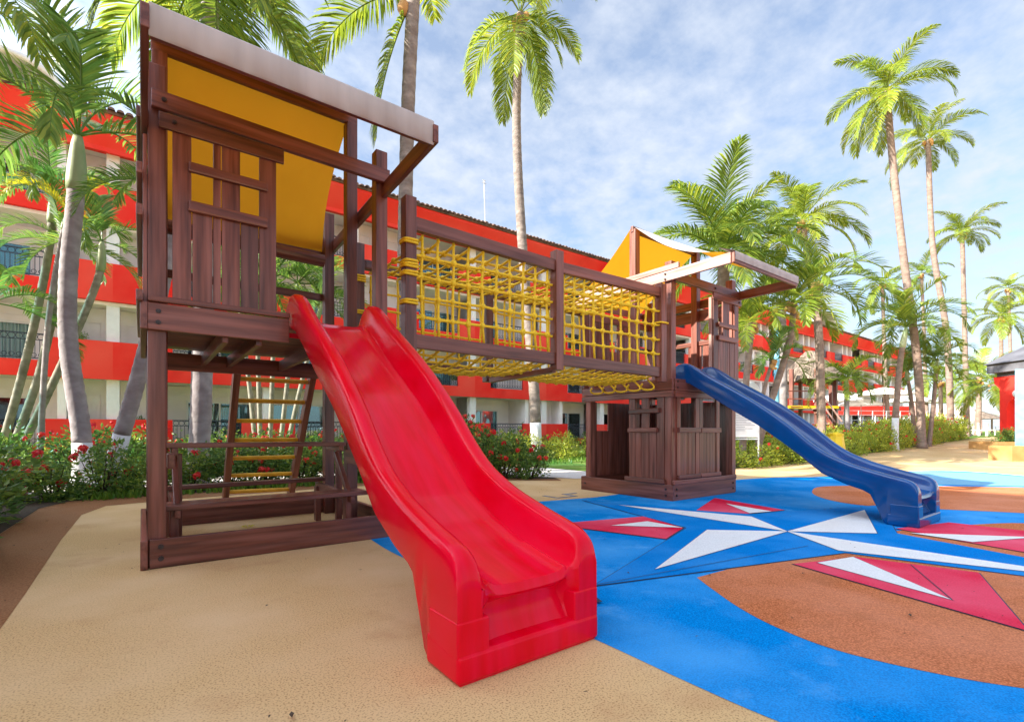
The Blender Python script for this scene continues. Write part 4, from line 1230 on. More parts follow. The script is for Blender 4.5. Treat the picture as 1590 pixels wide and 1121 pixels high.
palm('palm with smooth trunk and wide drooping fan of fronds left of the thatched hut', GARD, [base_at(1278, 19), at(1275, 560, 19), at(1268, 440, 19)], .12, .10, ARCH, 11, 2.7, 2, 70, M['frond'], M['trunk_pink'], 25)
palm('thin palm stem close beside the playhouse tower, leaning right', GARD, [base_at(1180, 14.8), at(1184, 620, 14.8), at(1200, 560, 14.8)], .07, .05, ARCH, 9, 1.5, 10, 80, M['frond_dark'], M['trunk_pink'], 26)
# middle distance on the right
palm('green crowned palm with whitewashed foot rising from the flowering hedge', GARD, [base_at(1389, 21), at(1391, 640, 21), at(1398, 560, 21), at(1407, 508, 21)], .135, .10, ARCH, 18, 2.5, 10, 80, M['frond'], M['trunk_pink'], 27, shaft=.9, white=1.4)
palm('small mop headed palm in front of the terrace parasols', GARD, [base_at(1316, 21), at(1315, 640, 21), at(1314, 588, 21)], .12, .085, ARCH, 15, 1.9, -5, 72, M['frond'], M['trunk_grey'], 28, shaft=.4)
for k, (p0, p1, y1, sz, lab) in enumerate(((1412, 1407, 575, 1.6, 'leftmost stem of the palm clump behind the flowering hedge'), (1424, 1426, 548, 1.8, 'middle stem of the palm clump behind the flowering hedge'), (1432, 1455, 560, 1.9, 'right leaning stem of the palm clump behind the flowering hedge'))):
    palm(lab, GARD, [base_at(p0 + 10, 23), at((p0+p1)/2 + 6, 625, 23), at(p1, y1, 23)], .10, .07, ARCH, 11, sz, 2, 80, M['frond'] if k != 1 else M['frond_dark'], M['trunk_pink'], 30 + k, shaft=.5)
palm('low bright yellow green palm left of the kiosk', GARD, [base_at(1518, 38), at(1520, 620, 38), at(1519, 585, 38)], .2, .15, COCO, 15, 3.4, -20, 78, M['frond_gold'], M['trunk_pink'], 34)
palm('slanting palm growing out over the path in front of the red kiosk columns', GARD, [base_at(1572, 27), at(1556, 628, 27), at(1543, 596, 27)], .16, .13, COCO, 11, 2.3, -30, 70, M['frond_gold'], M['trunk_pink'], 35, az0=2.5)
palm('small dark palm beside the tall straight trunk at the right', GARD, [base_at(1462, 31), at(1461, 640, 31), at(1460, 590, 31)], .14, .1, ARCH, 13, 2.5, -5, 70, M['frond'], M['trunk_pink'], 36)
# left side, close to the play tower
palm('large feather palm with green crownshaft and bent grey trunk at the left', GARD, [base_at(129, 9.0), at(126, 670, 9.0), at(107, 540, 9.0), at(106, 430, 9.0), at(117, 310, 9.0), at(121, 212, 9.0)], .15, .125, ARCH, 9, 3.0, 18, 82, M['frond_dark'], M['trunk_grey'], 40, shaft=1.0, white=.85)
palm('leaning grey palm trunk with white foot just left of the tall tower', GARD, [base_at(165, 8.6), at(185, 690, 8.6), at(222, 560, 8.6), at(262, 400, 8.6), at(285, 300, 8.6)], .13, .11, ARCH, 9, 1.8, 0, 82, M['frond_dark'], M['trunk_grey'], 41, white=1.05)
palm('stout ringed palm trunk seen under the play deck, its fronds hanging above the roof', TALL, [base_at(305, 9.8), at(312, 640, 9.8), at(318, 400, 9.8), at(325, 100, 9.8), at(326, -75, 9.8)], .19, .16, COCO, 18, 3.4, -55, 50, M['frond'], M['trunk_grey'], 42, az0=1.0)
palm('palm leaning in from beyond the left edge with fronds across the top corner', TALL, [base_at(-160, 7.6), at(-140, 400, 7.6), at(-120, 40, 7.6), at(-112, -20, 7.6)], .15, .12, COCO, 8, 3.0, -10, 70, M['frond'], M['trunk_grey'], 43)
for k, (p0, pts_, sz, em, lab) in enumerate((
        (2, ((40, 560), (75, 395), (82, 300)), 1.7, 10, 'thin ringed areca stem with yellow green crown at the far left'),
        (14, ((58, 590), (92, 440), (100, 380)), 1.5, 5, 'middle thin areca stem leaning right at the far left'),
        (22, ((80, 600), (150, 440), (158, 375)), 1.6, 0, 'lowest thin areca stem leaning far right in front of the red balconies'))):
    palm(lab, 'thin areca stems', [base_at(p0 - 12, 11.5)] + [at(a, b, 11.5) for a, b in pts_], .085, .075, ARCH, 7, sz*1.15, em, 80, M['frond_dark'], M['areca_stem'], 50 + k, shaft=.7, name='areca_palm')
palm('short areca palm with low arching fronds by the left edge', 'thin areca stems', [base_at(-40, 10.5), at(-25, 560, 10.5), at(-12, 470, 10.5)], .08, .07, ARCH, 7, 1.8, 0, 60, M['frond_dark'], M['areca_stem'], 54, shaft=.5, name='areca_palm')
for k, (p0, p1, y1, sz, lab) in enumerate(((400, 372, 470, 1.5, 'leftmost thin stem of the palm clump behind the ladder'), (405, 398, 445, 1.6, 'second thin stem of the palm clump behind the ladder'), (418, 428, 430, 1.8, 'third thin stem of the palm clump behind the ladder'), (432, 462, 440, 1.8, 'fourth thin stem of the palm clump behind the ladder'), (440, 500, 470, 1.7, 'rightmost thin stem of the palm clump behind the ladder'))):
    palm(lab, 'thin areca stems', [base_at(p0, 15.5), at((p0*.55+p1*.45), 600, 15.5), at(p1, y1, 15.5)], .075, .06, ARCH, 9, sz*1.3, 0, 80, M['frond_dark'], M['areca_stem'], 60 + k, shaft=.5, name='areca_palm')
yf = palm('young palm with one bright yellow frond behind the feather palm', 'thin areca stems', [base_at(60, 11), at(75, 500, 11), at(104, 330, 11)], .06, .05, ARCH, 5, 1.3, 40, 84, M['frond_yellow'], M['trunk_grey'], 70, name='areca_palm', shaft=.4)
palm('distant palm crown peeping over the tiled hotel roof', TALL, [(18.5, 44, 0), (18.5, 44, 12), (18.3, 44, 18.6)], .25, .2, COCO, 12, 3.2, 20, 84, M['frond_gold'], M['trunk'], 71)

# ------------------------------------------------------------------ shrubs
def leaf_cloud(n, rx, rz, ll, lw, seed, up=.35):
    r = random.Random(seed)
    V, F = [], []
    # twiggy clumps so that the outline is uneven and gaps open between them
    cl = []
    for k in range(int(16 + n/55)):
        a, rr, z = r.uniform(0, 6.28), rx*math.sqrt(r.uniform(.02, 1))*.86, rz*r.uniform(.08, .95)
        rr *= math.sqrt(max(.1, 1 - (z/rz - .35)**2*.9))
        cl.append((rr*math.cos(a), rr*math.sin(a), z, r.uniform(.14, .26)))
    for k in range(n):
        c = r.choice(cl)
        d = Vector((r.gauss(0, 1), r.gauss(0, 1), r.gauss(0, 1)*.8)).normalized()
        p = Vector(c[:3]) + d*c[3]*r.uniform(.35, 1.05)
        if p.z < .02: p.z = r.uniform(.02, .15)
        ax = (d + Vector((r.uniform(-.6, .6), r.uniform(-.6, .6), up + r.uniform(-.4, .4)))).normalized()
        s = ax.cross(Vector((r.uniform(-1, 1), r.uniform(-1, 1), r.uniform(-1, 1))))
        if s.length < .05: s = ax.orthogonal()
        s.normalize()
        nn = ax.cross(s)
        l, w = ll*r.uniform(.6, 1.25), lw*r.uniform(.7, 1.2)
        b = len(V)
        V += [tuple(p), tuple(p + ax*l*.5 + s*w*.5 + nn*l*.06), tuple(p + ax*l), tuple(p + ax*l*.5 - s*w*.5 + nn*l*.06)]
        F += [(b, b+1, b+2), (b, b+2, b+3)]
    return mesh_from('foliage', V, F), cl
def stems_mesh(cl, seed):
    r = random.Random(seed)
    m = MB()
    for c in cl[::2]:
        m.tube([(c[0]*.15, c[1]*.15, 0), (c[0]*.6, c[1]*.6, c[2]*.5), (c[0], c[1], c[2])], [.014, .010, .005], 4)
    return m.mesh('stems', False, False)
SHRUB = {}
for nm, n_, rx, rz, ll, lw, q in (('ixora', 1500, .62, 1.05, .105, .052, 4), ('hedge', 1500, .66, .82, .085, .040, 4), ('big', 1700, .62, 1.05, .14, .075, 3)):
    SHRUB[nm] = []
    for k in range(q):
        me, cl = leaf_cloud(n_, rx, rz, ll, lw, hash(nm) % 1 + k*17 + len(nm))
        SHRUB[nm].append((me, stems_mesh(cl, k), cl))
fl = random.Random(9)
FLW = []
for k in range(4):
    V, F = [], []
    for i in range(26):
        d = Vector((fl.gauss(0, 1), fl.gauss(0, 1), fl.gauss(0, .7) + .5)).normalized()
        p = d*.048*fl.uniform(.6, 1)
        s = d.orthogonal().normalized(); t_ = d.cross(s)
        a = fl.uniform(0, 6.28); s2 = s*math.cos(a) + t_*math.sin(a); t2 = d.cross(s2)
        b = len(V); w = .02
        V += [tuple(p + s2*w + d*.006), tuple(p + t2*w), tuple(p - s2*w + d*.006), tuple(p - t2*w)]
        F += [(b, b+1, b+2), (b, b+2, b+3)]
    FLW.append(mesh_from('flower_cluster', V, F))
sh = random.Random(21)
ORD = 'first second third fourth fifth sixth seventh eighth ninth tenth eleventh twelfth thirteenth fourteenth fifteenth sixteenth seventeenth eighteenth nineteenth twentieth'.split()
ORD += ['twenty-' + q for q in ORD[:9]] + ['thirtieth']
def shrub(kind, u, v, h, wd_, label, group, mat, flowers=8, name='shrub', fscale=1.0):
    me, sm_, cl = sh.choice(SHRUB[kind])
    z = ground_z(u, v)
    t = thing(name, label, 'shrub', (u, v, z), group)
    a = sh.uniform(0, 6.28)
    base_h = 1.05 if kind != 'hedge' else .82
    W_ = Matrix.Translation((u, v, z)) @ Matrix.Rotation(a, 4, 'Z') @ Matrix.Diagonal((wd_, wd_, h/base_h, 1))
    link('foliage', me, mat, t, W_)
    link('stems', sm_, M['soil'], t, W_)
    tops = [c for c in cl if c[2] > .25*base_h]
    for k in range(flowers):
        c = sh.choice(tops)
        d = Vector((c[0], c[1], (c[2] - .3)*.9)).normalized()
        p = W_ @ (Vector(c[:3]) + d*(c[3] + .01))
        s = sh.uniform(.8, 1.5)*fscale
        link('flower_cluster', sh.choice(FLW), M['petal'], t, Matrix.Translation(p) @ Matrix.Rotation(sh.uniform(0, 6), 4, 'Z') @ Matrix.Diagonal((s, s, s, 1)))
    return t
GL = 'red flowered shrubs along the left border'
for i, (u, v, h) in enumerate(((-1.62, 4.9, 1.0), (-1.66, 5.75, 1.05), (-1.72, 6.6, 1.0), (-1.62, 7.5, .95), (-1.70, 8.3, .8), (-2.6, 5.5, 1.15), (-2.7, 6.5, 1.2), (-2.75, 7.5, 1.2), (-2.6, 8.5, 1.1), (-3.7, 7.2, 1.3), (-3.7, 8.5, 1.3))):
    shrub('big' if i in (0, 1, 5, 6) else 'ixora', u, v, h, 1.0, ['nearest', 'second nearest', 'third nearest', 'fourth nearest', 'farthest', 'second row nearest', 'second row second', 'second row third', 'second row farthest', 'rearmost left', 'rearmost right'][i] + ' dark red flowered shrub in the bed along the left edge', GL, M['leaf'], 7)
GB = 'red flowered shrubs behind the tall tower'
for i in range(13):
    u = -1.7 + i*.60
    shrub('ixora', u, 10.25 + sh.uniform(-.15, .2) - (max(0, u-3.6)**1.5)*.18, sh.uniform(.55, .85), .85, ORD[i] + ' red flowered shrub from the left in the row behind the tall tower legs', GB, M['leaf'], 8)
for i in range(7):
    u = -2.2 + i*1.1
    shrub('ixora', u, 13.4 + sh.uniform(-.2, .3), sh.uniform(.85, 1.15), 1.1, ORD[i] + ' taller red flowered shrub from the left beyond the pale path behind the tall tower', 'shrubs beyond the pale path', M['leaf'], 10, fscale=1.0)
GM = 'red flowered shrubs right of the red slide'
for i, (u, v, h, w) in enumerate(((5.0, 9.75, 1.15, .8), (5.5, 9.45, 1.25, .85), (5.95, 9.1, 1.05, .8), (6.35, 8.75, .95, .8), (6.75, 8.35, .8, .7), (5.9, 9.9, 1.2, .85), (6.4, 9.4, 1.0, .8))):
    shrub('ixora', u, v, h, w, ORD[i] + (' front red flowered shrub from the left beside the red slide' if i < 5 else ' red flowered shrub at the back of the clump beside the red slide'), GM, M['leaf'], 14)
for i, (u, v, h) in enumerate(((9.6, 12.9, .8), (10.6, 13.2, .85), (11.8, 13.0, .75), (12.8, 13.8, .9), (10.8, 14.6, 1.0), (13.8, 13.2, .8))):
    shrub('hedge', u, v, h, 1.0, ORD[i] + ' bright yellow green shrub from the path on the lawn in front of the hotel', 'yellow green shrubs on the lawn', M['leaf_gold'], 0)
GR = 'yellow green flowering shrubs of the hedge at the right'
for i in range(30):
    u = 13.2 + i*.86
    shrub('hedge', u, 7.35 + sh.uniform(-.15, .15), .62 + .018*i + sh.uniform(-.08, .08), 1.0, ORD[i] + ' shrub from the playhouse end in the front row of the long yellow green hedge', GR, M['leaf_gold'], 6 if i > 3 else 3, fscale=.8)
for i in range(26):
    u = 16.0 + i*.92
    shrub('hedge', u, 8.35 + sh.uniform(-.2, .2), .85 + .018*i + sh.uniform(-.1, .1), 1.15, ORD[i] + ' shrub from the playhouse end in the rear row of the long yellow green hedge', GR + ', rear row', M['leaf_gold'], 5, fscale=.85)
for i in range(5):
    shrub('hedge', 12.0 + i*.7, 9.0 + .5*(i % 2), .5, .8, ORD[i] + ' low yellow green shrub from the left beside the sign board posts', 'low shrubs by the sign', M['leaf_gold'], 3, fscale=.7)
for i in range(20):
    u = -6 + i*1.9
    shrub('ixora', u, 23.5, sh.uniform(.5, .85), 1.2, ORD[i] + ' dark shrub from the left at the foot of the hotel balconies', 'shrubs along the hotel foot', M['leaf'], 1, fscale=1.5)
for i, u in enumerate((-2.0, -.1, 2.1, 14.6, 19.7, 21.6)):
    for k in (0, 1):
        if (i + k) % 3 == 2: continue
        t = shrub('ixora', u, FV + .5, .75, .55, ORD[i] + ' small dark plant from the left on the hotel ' + ('second floor' if k else 'ground floor') + ' balconies', 'balcony plants', M['leaf'], 0, name='balcony_plant')
        for o in (t,):
            o.location.z = (3.95 if k else .82)

# ------------------------------------------------------------------ beyond the hedge on the right
def gz(u, v): return ground_z(u, v)
# sign board behind the playhouse tower
u, v = cam_xy(1158, 14.2)
t = thing('sign_board', 'white notice board on thin steel posts behind the playhouse tower', 'sign', (u, v, gz(u, v)))
ax = Vector((.8, -.6, 0))              # faces the playground
def pt3(u, v, a, z): return (u + ax.x*a, v + ax.y*a, z)
bar('panel', pt3(u, v, -.42, 1.34), pt3(u, v, .38, 1.34), .03, .98, M['white'], t)
for a in (-.40, .37): bar('sign_post', pt3(u, v, a, 0), pt3(u, v, a, 1.85), .04, .04, M['steel'], t, ref=(0, 1, 0))
bar('sign_frame', pt3(u, v, -.44, .80), pt3(u, v, .40, .80), .035, .04, M['steel'], t)
ink = MB()
fw = Vector((-.6, -.8, 0))*.0185
sr_ = random.Random(4)
for k in range(15):
    z = 1.74 - k*.05
    a0 = -.34 + (sr_.uniform(0, .06)); a1 = a0 + sr_.uniform(.22, .62)
    p = [Vector(pt3(u, v, a0, z)) + fw, Vector(pt3(u, v, a1, z)) + fw, Vector(pt3(u, v, a1, z + .012)) + fw, Vector(pt3(u, v, a0, z + .012)) + fw]
    ink.add(p, [(0, 1, 2, 3)])
ink.build('print_lines', M['ink'], t, fix=False)
# light blue pole and white globe
u, v = cam_xy(1206, 19.5)
t = thing('pole', 'light blue painted pole between the palms behind the blue slide', 'pole', (u, v, gz(u, v)))
m = MB(); m.tube([(u, v, gz(u, v)), (u, v, 5.1)], .10, 12); m.build('shaft', M['skyblue'], t, sm=True)
m = MB(); m.ball((u, v, 5.15), .13, 10, 6); m.build('cap', M['skyblue'], t, sm=True)
u, v = cam_xy(1160, 17)
t = thing('globe_lamp', 'white round garden lamp globe showing above the blue slide', 'lamp', (u, v, gz(u, v)))
m = MB(); m.ball((u, v, 2.35), .40, 18, 10); m.build('globe', M['white'], t, sm=True)
m = MB(); m.tube([(u, v, 0), (u, v, 1.98)], .05, 8); m.build('lamp_post', M['steel'], t, sm=True)
# yellow bin
u, v = cam_xy(1297, 15.6)
z = gz(u, v)
t = thing('litter_bin', 'bright yellow plastic bin at the edge of the hedge behind the blue slide', 'bin', (u, v, z))
m = MB()
ring = 16
vv = []
for zz_, r_ in ((0, .30), (.08, .31), (.5, .25), (.8, .21), (.83, .23), (.88, .23)):
    for k in range(ring):
        a = 2*math.pi*k/ring
        e = 1 + .05*(k % 2)*(1 if .05 < zz_ < .81 else 0)
        vv.append((u + r_*e*math.cos(a), v + r_*e*math.sin(a), z + zz_*1.05))
ff = [(j*ring+k, j*ring+(k+1) % ring, (j+1)*ring+(k+1) % ring, (j+1)*ring+k) for j in range(5) for k in range(ring)]
ff.append(tuple(5*ring + k for k in range(ring)))
m.add(vv, ff); m.build('bin_body', M['yellow_bin'], t)
m = MB(); m.tube([(u, v, z+.92), (u, v, z+.96)], [.20, .12], 14); m.build('bin_lid', M['yellow_bin'], t)

# thatched hut on a platform with stairs
D = 31
def hut_pt(px, d, z): 
    a = cam_xy(px, d); return (a[0], a[1], z)
HU, HVv = cam_xy(1258, D)
t = thing('thatched_hut', 'open thatched hut on a raised timber platform with stairs behind the palms', 'hut', (HU, HVv, .5))
vs2, fs = [], []
tr = random.Random(8)
nseg, nst = 40, 9
for j in range(nst + 1):
    q = j / nst
    for k in range(nseg):
        a = 2*math.pi*k/nseg
        rr = .25 + q*1.75 + (tr.uniform(-.10, .10) if j else 0)
        zz_ = 6.0 - 1.75*q**.9 - (tr.uniform(0, .35) if j == nst else 0)
        vs2.append((HU + rr*math.cos(a)*(1 if True else 1), HVv + rr*math.sin(a), zz_))
for j in range(nst):
    for k in range(nseg): fs.append((j*nseg+k, j*nseg+(k+1) % nseg, (j+1)*nseg+(k+1) % nseg, (j+1)*nseg+k))
m = MB(); m.add(vs2, fs)
for k in range(420):                   # loose straw at the eave
    a = tr.uniform(0, 6.28); r0_ = tr.uniform(.8, 1.95); q = (r0_-.25)/1.75
    z0_ = 6.02 - 1.75*q**.9
    p = Vector((HU + r0_*math.cos(a), HVv + r0_*math.sin(a), z0_)); d = Vector((math.cos(a), math.sin(a), -.75))*tr.uniform(.3, .6)
    s_ = Vector((-math.sin(a), math.cos(a), 0))*.04
    m.add([p - s_, p + s_, p + d], [(0, 1, 2)])
m.build('thatch_roof', M['thatch'], t, fix=False)
for px, d in ((1229, 29.5), (1268, 29.2), (1297, 30.5), (1243, 33), (1290, 33.2)):
    a = cam_xy(px, d); bar('hut_post', (a[0], a[1], .2), (a[0], a[1], 4.7), .20, .20, WD, t, ref=(0, 1, 0))
for i in range(9):
    a, b = cam_xy(1224, 29.2 + i*.5), cam_xy(1302, 29.6 + i*.5)
    bar('platform_board', (a[0], a[1], 2.42), (b[0], b[1], 2.42), .48, .06, WD, t, bev=0)
a, b = cam_xy(1224, 29), cam_xy(1302, 29.3)
bar('platform_edge', (a[0], a[1], 2.42), (b[0], b[1], 2.42), .06, .16, M['yellow_bin'], t, bev=0)
for z in (2.9, 3.35): bar('guard_rail', (a[0], a[1], z), (cam_xy(1268, 29.1)[0], cam_xy(1268, 29.1)[1], z), .05, .06, WD, t, bev=0)
s0_, s1_ = cam_xy(1268, 28.6), cam_xy(1302, 26.6)
for i in range(9):
    q = i/8; c = (s0_[0] + (s1_[0]-s0_[0])*q, s0_[1] + (s1_[1]-s0_[1])*q, 2.3 - q*1.8)
    bar('stair_tread', (c[0] - .55, c[1] - .35, c[2]), (c[0] + .55, c[1] + .35, c[2]), .28, .05, M['pale_wood'], t, bev=0)
for s in (-1, 1):
    bar('stair_string', (s0_[0] + s*.6, s0_[1] + s*.38, 2.3), (s1_[0] + s*.6, s1_[1] + s*.38, .5), .06, .22, WD, t, bev=0)
    bar('handrail', (s0_[0] + s*.6, s0_[1] + s*.38, 3.3), (s1_[0] + s*.6, s1_[1] + s*.38, 1.5), .05, .06, M['pale_wood'], t, bev=0)

# terrace: rubble wall, rail, parasols
t = thing('terrace_wall', 'low rubble stone wall of the raised terrace beyond the hedge', 'wall', (*cam_xy(1390, 34), .5))
wr = random.Random(12)
pa, pb = cam_xy(1296, 33), cam_xy(1508, 36)
dv_ = Vector((pb[0]-pa[0], pb[1]-pa[1], 0)); WL = dv_.length; dv_.normalize()
back = Vector((-dv_.y, dv_.x, 0))
m = MB(); c0 = Vector((pa[0], pa[1], 0)) + back*.25; c1 = Vector((pb[0], pb[1], 0)) + back*.25
m.add([c0, c1, c1 + back*.4, c0 + back*.4, c0 + Vector((0, 0, 1.42)), c1 + Vector((0, 0, 1.42)), c1 + back*.4 + Vector((0, 0, 1.42)), c0 + back*.4 + Vector((0, 0, 1.42))], [(0, 1, 5, 4), (1, 2, 6, 5), (2, 3, 7, 6), (3, 0, 4, 7), (4, 5, 6, 7)])
m.build('wall_core', M['soil'], t)
protos = []
for k in range(5):
    bm = bmesh.new(); bmesh.ops.create_icosphere(bm, subdivisions=1, radius=.5)
    for q in bm.verts: q.co *= wr.uniform(.8, 1.1)
    me = bpy.data.meshes.new('stone'); bm.to_mesh(me); bm.free(); protos.append(me)
for r_ in range(4):
    x = wr.uniform(-.2, 0)
    while x < WL:
        w_ = wr.uniform(.35, .62)
        p = Vector((pa[0], pa[1], .42 + r_*.28 + wr.uniform(-.03, .03))) + dv_*(x + w_/2) + back*.22
        if p.z > .3:
            link('stone', wr.choice(protos), M['stone'], t, Matrix.Translation(p) @ Matrix.Rotation(math.atan2(dv_.y, dv_.x), 4, 'Z') @ Matrix.Diagonal((w_*1.08, .34, .34, 1)))
        x += w_
t = thing('terrace_rail', 'thin white metal rail on top of the terrace wall', 'railing', (*cam_xy(1390, 34), 1.4))
for z in (1.75, 2.1, 2.4):
    bar('rail', tuple(Vector((pa[0], pa[1], z)) + back*.4), tuple(Vector((pb[0], pb[1], z)) + back*.4), .035, .035, M['steel'], t, bev=0)
for k in range(11):
    p = Vector((pa[0], pa[1], 0)) + dv_*(WL*k/10) + back*.4
    bar('rail_post', (p.x, p.y, 1.35), (p.x, p.y, 2.42), .05, .05, M['steel'], t, ref=(0, 1, 0), bev=0)
# terrace floor behind the wall
m = MB()
q0, q1 = Vector((pa[0], pa[1], 1.40)) + back*.65, Vector((pb[0], pb[1], 1.40)) + back*.65
m.add([q0, q1, q1 + back*16, q0 + back*16], [(0, 1, 2, 3)])
tag(m.build('terrace_floor', M['path'], None, Matrix.Identity(4)), kind='structure')
def parasol(px, d, ztop, w, label):
    u, v = cam_xy(px, d)
    t = thing('parasol', label, 'parasol', (u, v, 1.4), 'white parasols on the terrace')
    m = MB(); vs2, fs = [(u, v, ztop)], []
    for rr, zz_ in ((.55, -.22), (1.0, -.52), (1.0, -.66)):
        for k in range(8):
            a = math.pi*k/4 + .3
            vs2.append((u + w*rr*math.cos(a), v + w*rr*math.sin(a), ztop + zz_))
    for k in range(8): fs.append((0, 1+k, 1+(k+1) % 8))
    for j in range(2):
        for k in range(8): fs.append((1+j*8+k, 9+j*8+k, 9+j*8+(k+1) % 8, 1+j*8+(k+1) % 8))
    m.add(vs2, fs); m.build('parasol_cloth', M['parasol'], t, fix=False)
    m = MB(); m.tube([(u, v, 1.4), (u, v, ztop)], .04, 6); m.build('parasol_pole', M['pale_wood'], t)
parasol(1301, 40, 4.05, 1.7, 'white parasol at the left end of the terrace beside the hut')
parasol(1337, 41, 3.75, 1.6, 'smaller white parasol second from the hut on the terrace')
parasol(1372, 39, 4.45, 2.0, 'largest white parasol on the terrace in front of the far hotel block')
parasol(1412, 42, 4.1, 1.6, 'white parasol on the terrace behind the palm clump')
t = thing('terrace_banner', 'long coral red panel running along the back of the terrace under the parasols', 'panel', (*cam_xy(1360, 46), 1.4))
a, b = cam_xy(1290, 46), cam_xy(1425, 48)
bar('panel', (a[0], a[1], 2.9), (b[0], b[1], 2.9), .15, .9, M['hotel_red'], t, bev=0)
for k in range(7):
    q = k/6; bar('panel_post', (a[0]+(b[0]-a[0])*q, a[1]+(b[1]-a[1])*q, 1.4), (a[0]+(b[0]-a[0])*q, a[1]+(b[1]-a[1])*q, 2.46), .12, .12, M['white'], t, ref=(0, 1, 0), bev=0)
# beach shelters far right
for px, d, zt, lab in ((1462, 46, 3.7, 'white flat roofed shelter between the palm trunks at the right'), (1532, 52, 2.7, 'small beach shelter with pale roof seen beside the far kiosk')):
    u, v = cam_xy(px, d); z = gz(u, v)
    t = thing('beach_shelter', lab, 'shelter', (u, v, z), 'beach shelters')
    bar('shelter_roof', (u - 1.6, v + 1.0, zt), (u + 1.6, v - 1.2, zt), 2.6, .16, M['white'], t, bev=0)
    for s in (-1, 1):
        for q in (-1, 1): bar('shelter_post', (u + s*1.3, v - s*.9 + q*.7, z), (u + s*1.3, v - s*.9 + q*.7, zt), .14, .14, M['pale_wood'], t, ref=(0, 1, 0), bev=0)
u, v = cam_xy(1516, 44); z = gz(u, v)
t = thing('palapa', 'small round thatched beach shade standing right of the hedge', 'beach shade', (u, v, z))
m = MB(); m.tube([(u, v, z + 2.2), (u, v, z + 1.35)], [.05, 1.9], 14); m.build('thatch_roof', M['thatch'], t)
m = MB(); m.tube([(u, v, z), (u, v, z + 1.6)], .07, 6); m.build('shade_post', WD, t)
for k, (px, d) in enumerate(((1500, 36), (1513, 37), (1526, 36), (1540, 38))):
    u, v = cam_xy(px, d); z = gz(u, v)
    t = thing('beach_chair', ['white beach chair nearest the hedge end at the right', 'second white beach chair from the hedge end', 'third white beach chair from the hedge end', 'white beach chair nearest the red kiosk'][k], 'chair', (u, v, z), 'white chairs by the beach')
    bar('seat', (u - .25, v, z + .42), (u + .25, v, z + .42), .45, .05, M['white'], t, bev=0)
    bar('backrest', (u - .25, v + .22, z + .7), (u + .25, v + .22, z + .7), .05, .5, M['white'], t, bev=0)
    for a in (-.22, .22):
        for b in (-.2, .2): bar('leg', (u + a, v + b, z), (u + a, v + b, z + .40), .05, .05, M['white'], t, ref=(0, 1, 0), bev=0)
u, v = cam_xy(1490, 40)
t = thing('beach_wall', 'rounded cream wall end beside the tall straight palm trunk', 'wall', (u, v, gz(u, v)))
m = MB(); m.prism([(-1.6, 0), (1.6, 0), (1.6, 1.2), (1.3, 1.9), (.6, 2.3), (-.3, 2.4), (-1.6, 2.4)], 1, 0, .3)
m.build('wall_panel', M['cream'], t, Matrix.Translation((u, v, gz(u, v))) @ Matrix.Rotation(-math.atan2(.6, .8), 4, 'Z'))
# kiosk at the right edge
KX, KY = 23.15, 22.3                   # offsets right of and ahead of the eye
ku, kv = .8*KX + .6*KY, -.6*KX + .8*KY
Kz = gz(ku, kv)
t = thing('kiosk', 'kiosk with dark grey fascia roof and red arched columns at the right edge', 'kiosk', (ku, kv, Kz))
KM = Matrix.Translation((ku, kv, 0)) @ Matrix.Rotation(-math.atan2(.6, .8), 4, 'Z')
m = MB(); m.box((0, -6, 3.80), (7, 1.75, 4.22)); m.build('fascia', M['charcoal'], t, KM)
m = MB(); m.box((.25, -5.8, 3.62), (6.8, 1.5, 3.80)); m.build('soffit_panel', M['charcoal'], t, KM)
m = MB(); m.prism([(-.12, 4.222), (7.1, 4.222), (3.5, 5.9)], 1, -6.1, 1.85); m.build('roof', M['charcoal'], t, KM)
arch = [(1.42, Kz - .1), (1.08, Kz - .1), (1.08, 2.0), (1.0, 2.35), (.8, 2.52), (.6, 2.35), (.52, 2.0), (.52, Kz - .1), (.2, Kz - .1), (.2, 3.62), (1.72, 3.62), (1.68, 3.3), (1.42, 3.05)]
for k in range(3):
    m = MB(); m.prism([(a - 2.2*k, b) for a, b in arch], 0, .30, .72); m.build('arched_column', M['hotel_red'], t, KM)
m = MB(); m.ball((.22, .55, 2.75), .17, 12, 7, (.7, 1, 1)); m.build('wall_lamp', M['white'], t, KM, sm=True)
ku2, kv2 = cam_xy(1592, 17)
t = thing('pole', 'wide pale blue painted column cut by the right picture edge', 'column', (ku2, kv2, gz(ku2, kv2)))
m = MB(); m.box((ku2 - .22, kv2 - .22, 0), (ku2 + .22, kv2 + .22, 3.15)); m.build('shaft', M['skyblue'], t)
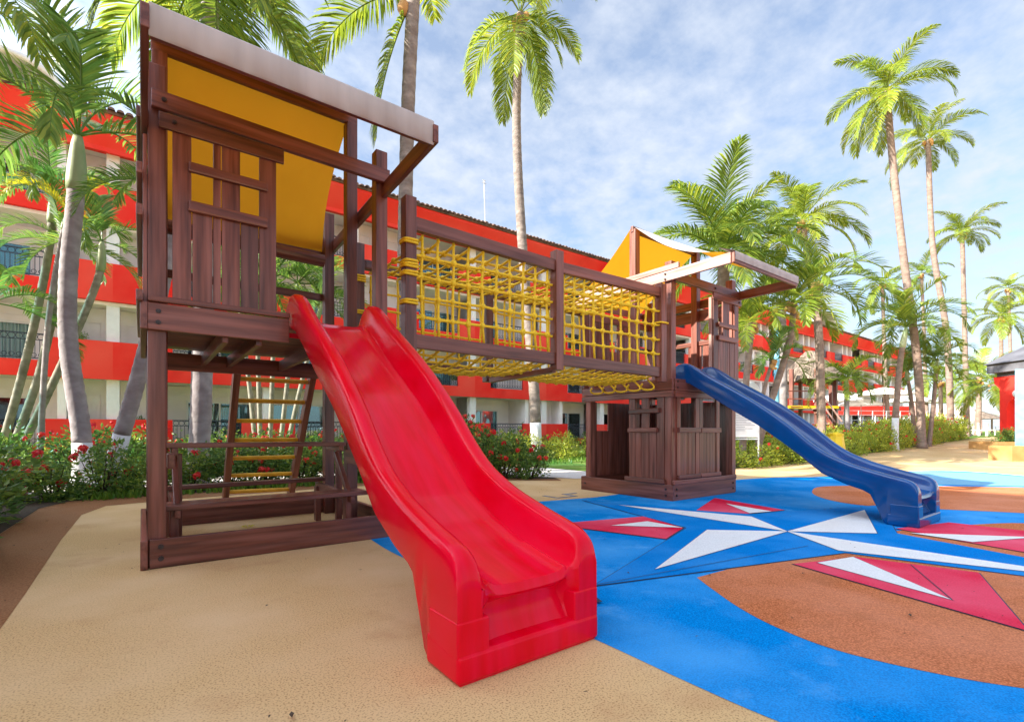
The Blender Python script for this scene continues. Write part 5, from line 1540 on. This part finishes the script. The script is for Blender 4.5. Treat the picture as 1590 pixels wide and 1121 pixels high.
# planters
def planter(px, d, w, dep, h, label):
    u, v = cam_xy(px, d); z = gz(u, v)
    t = thing('planter', label, 'planter', (u, v, z), 'ochre planters by the kiosk')
    X = Matrix.Translation((u, v, z)) @ Matrix.Rotation(-math.atan2(.6, .8), 4, 'Z')
    m = MB(); m.box((-w/2, 0, -.1), (w/2, .12, h)); m.box((-w/2, dep-.12, -.1), (w/2, dep, h)); m.box((-w/2, .12, -.1), (-w/2+.12, dep-.12, h)); m.box((w/2-.12, .12, -.1), (w/2, dep-.12, h))
    m.build('planter_wall', M['planter'], t, X)
    m = MB(); m.box((-w/2+.12, .12, 0), (w/2-.12, dep-.12, h-.08)); m.build('soil', M['soil'], t, X)
planter(1586, 20.6, 2.0, 1.3, .38, 'long ochre planter with green plants in front of the kiosk')
planter(1592, 16.0, .85, .8, .50, 'near ochre planter block cut by the right picture edge')
for k in range(4):
    u, v = cam_xy(1560 + k*13, 21.2)
    shrub('ixora', u, v, .85, .7, ORD[k] + ' bushy plant from the left growing in the long ochre planter', 'plants in the planter', M['leaf_gold'] if k % 2 else M['leaf'], 3)
u, v = cam_xy(1600, 18)
t = thing('clay_jar', 'tall cream clay jar cut by the right picture edge', 'jar', (u, v, gz(u, v)))
m = MB(); m.tube([(u, v, .1), (u, v, .4), (u, v, 1.0), (u, v, 1.5), (u, v, 1.75), (u, v, 1.85)], [.16, .24, .30, .24, .14, .17], 18); m.build('jar_body', M['sand'], t, sm=True)
# a few fallen blossoms on the rubber floor
u, v = .92, 6.0
t = thing('fallen_blossom', 'small yellow blossom lying on the floor under the picnic bench', 'blossom', (u, v, .004))
for k in range(6):
    a = k*1.05
    m = MB(); m.add([(u + .012*math.cos(a), v + .012*math.sin(a), .006), (u + .05*math.cos(a+.35), v + .05*math.sin(a+.35), .02), (u + .07*math.cos(a), v + .07*math.sin(a), .012), (u + .05*math.cos(a-.35), v + .05*math.sin(a-.35), .02)], [(0, 1, 2, 3)])
    m.build('petal', M['frond_yellow'], t, fix=False)
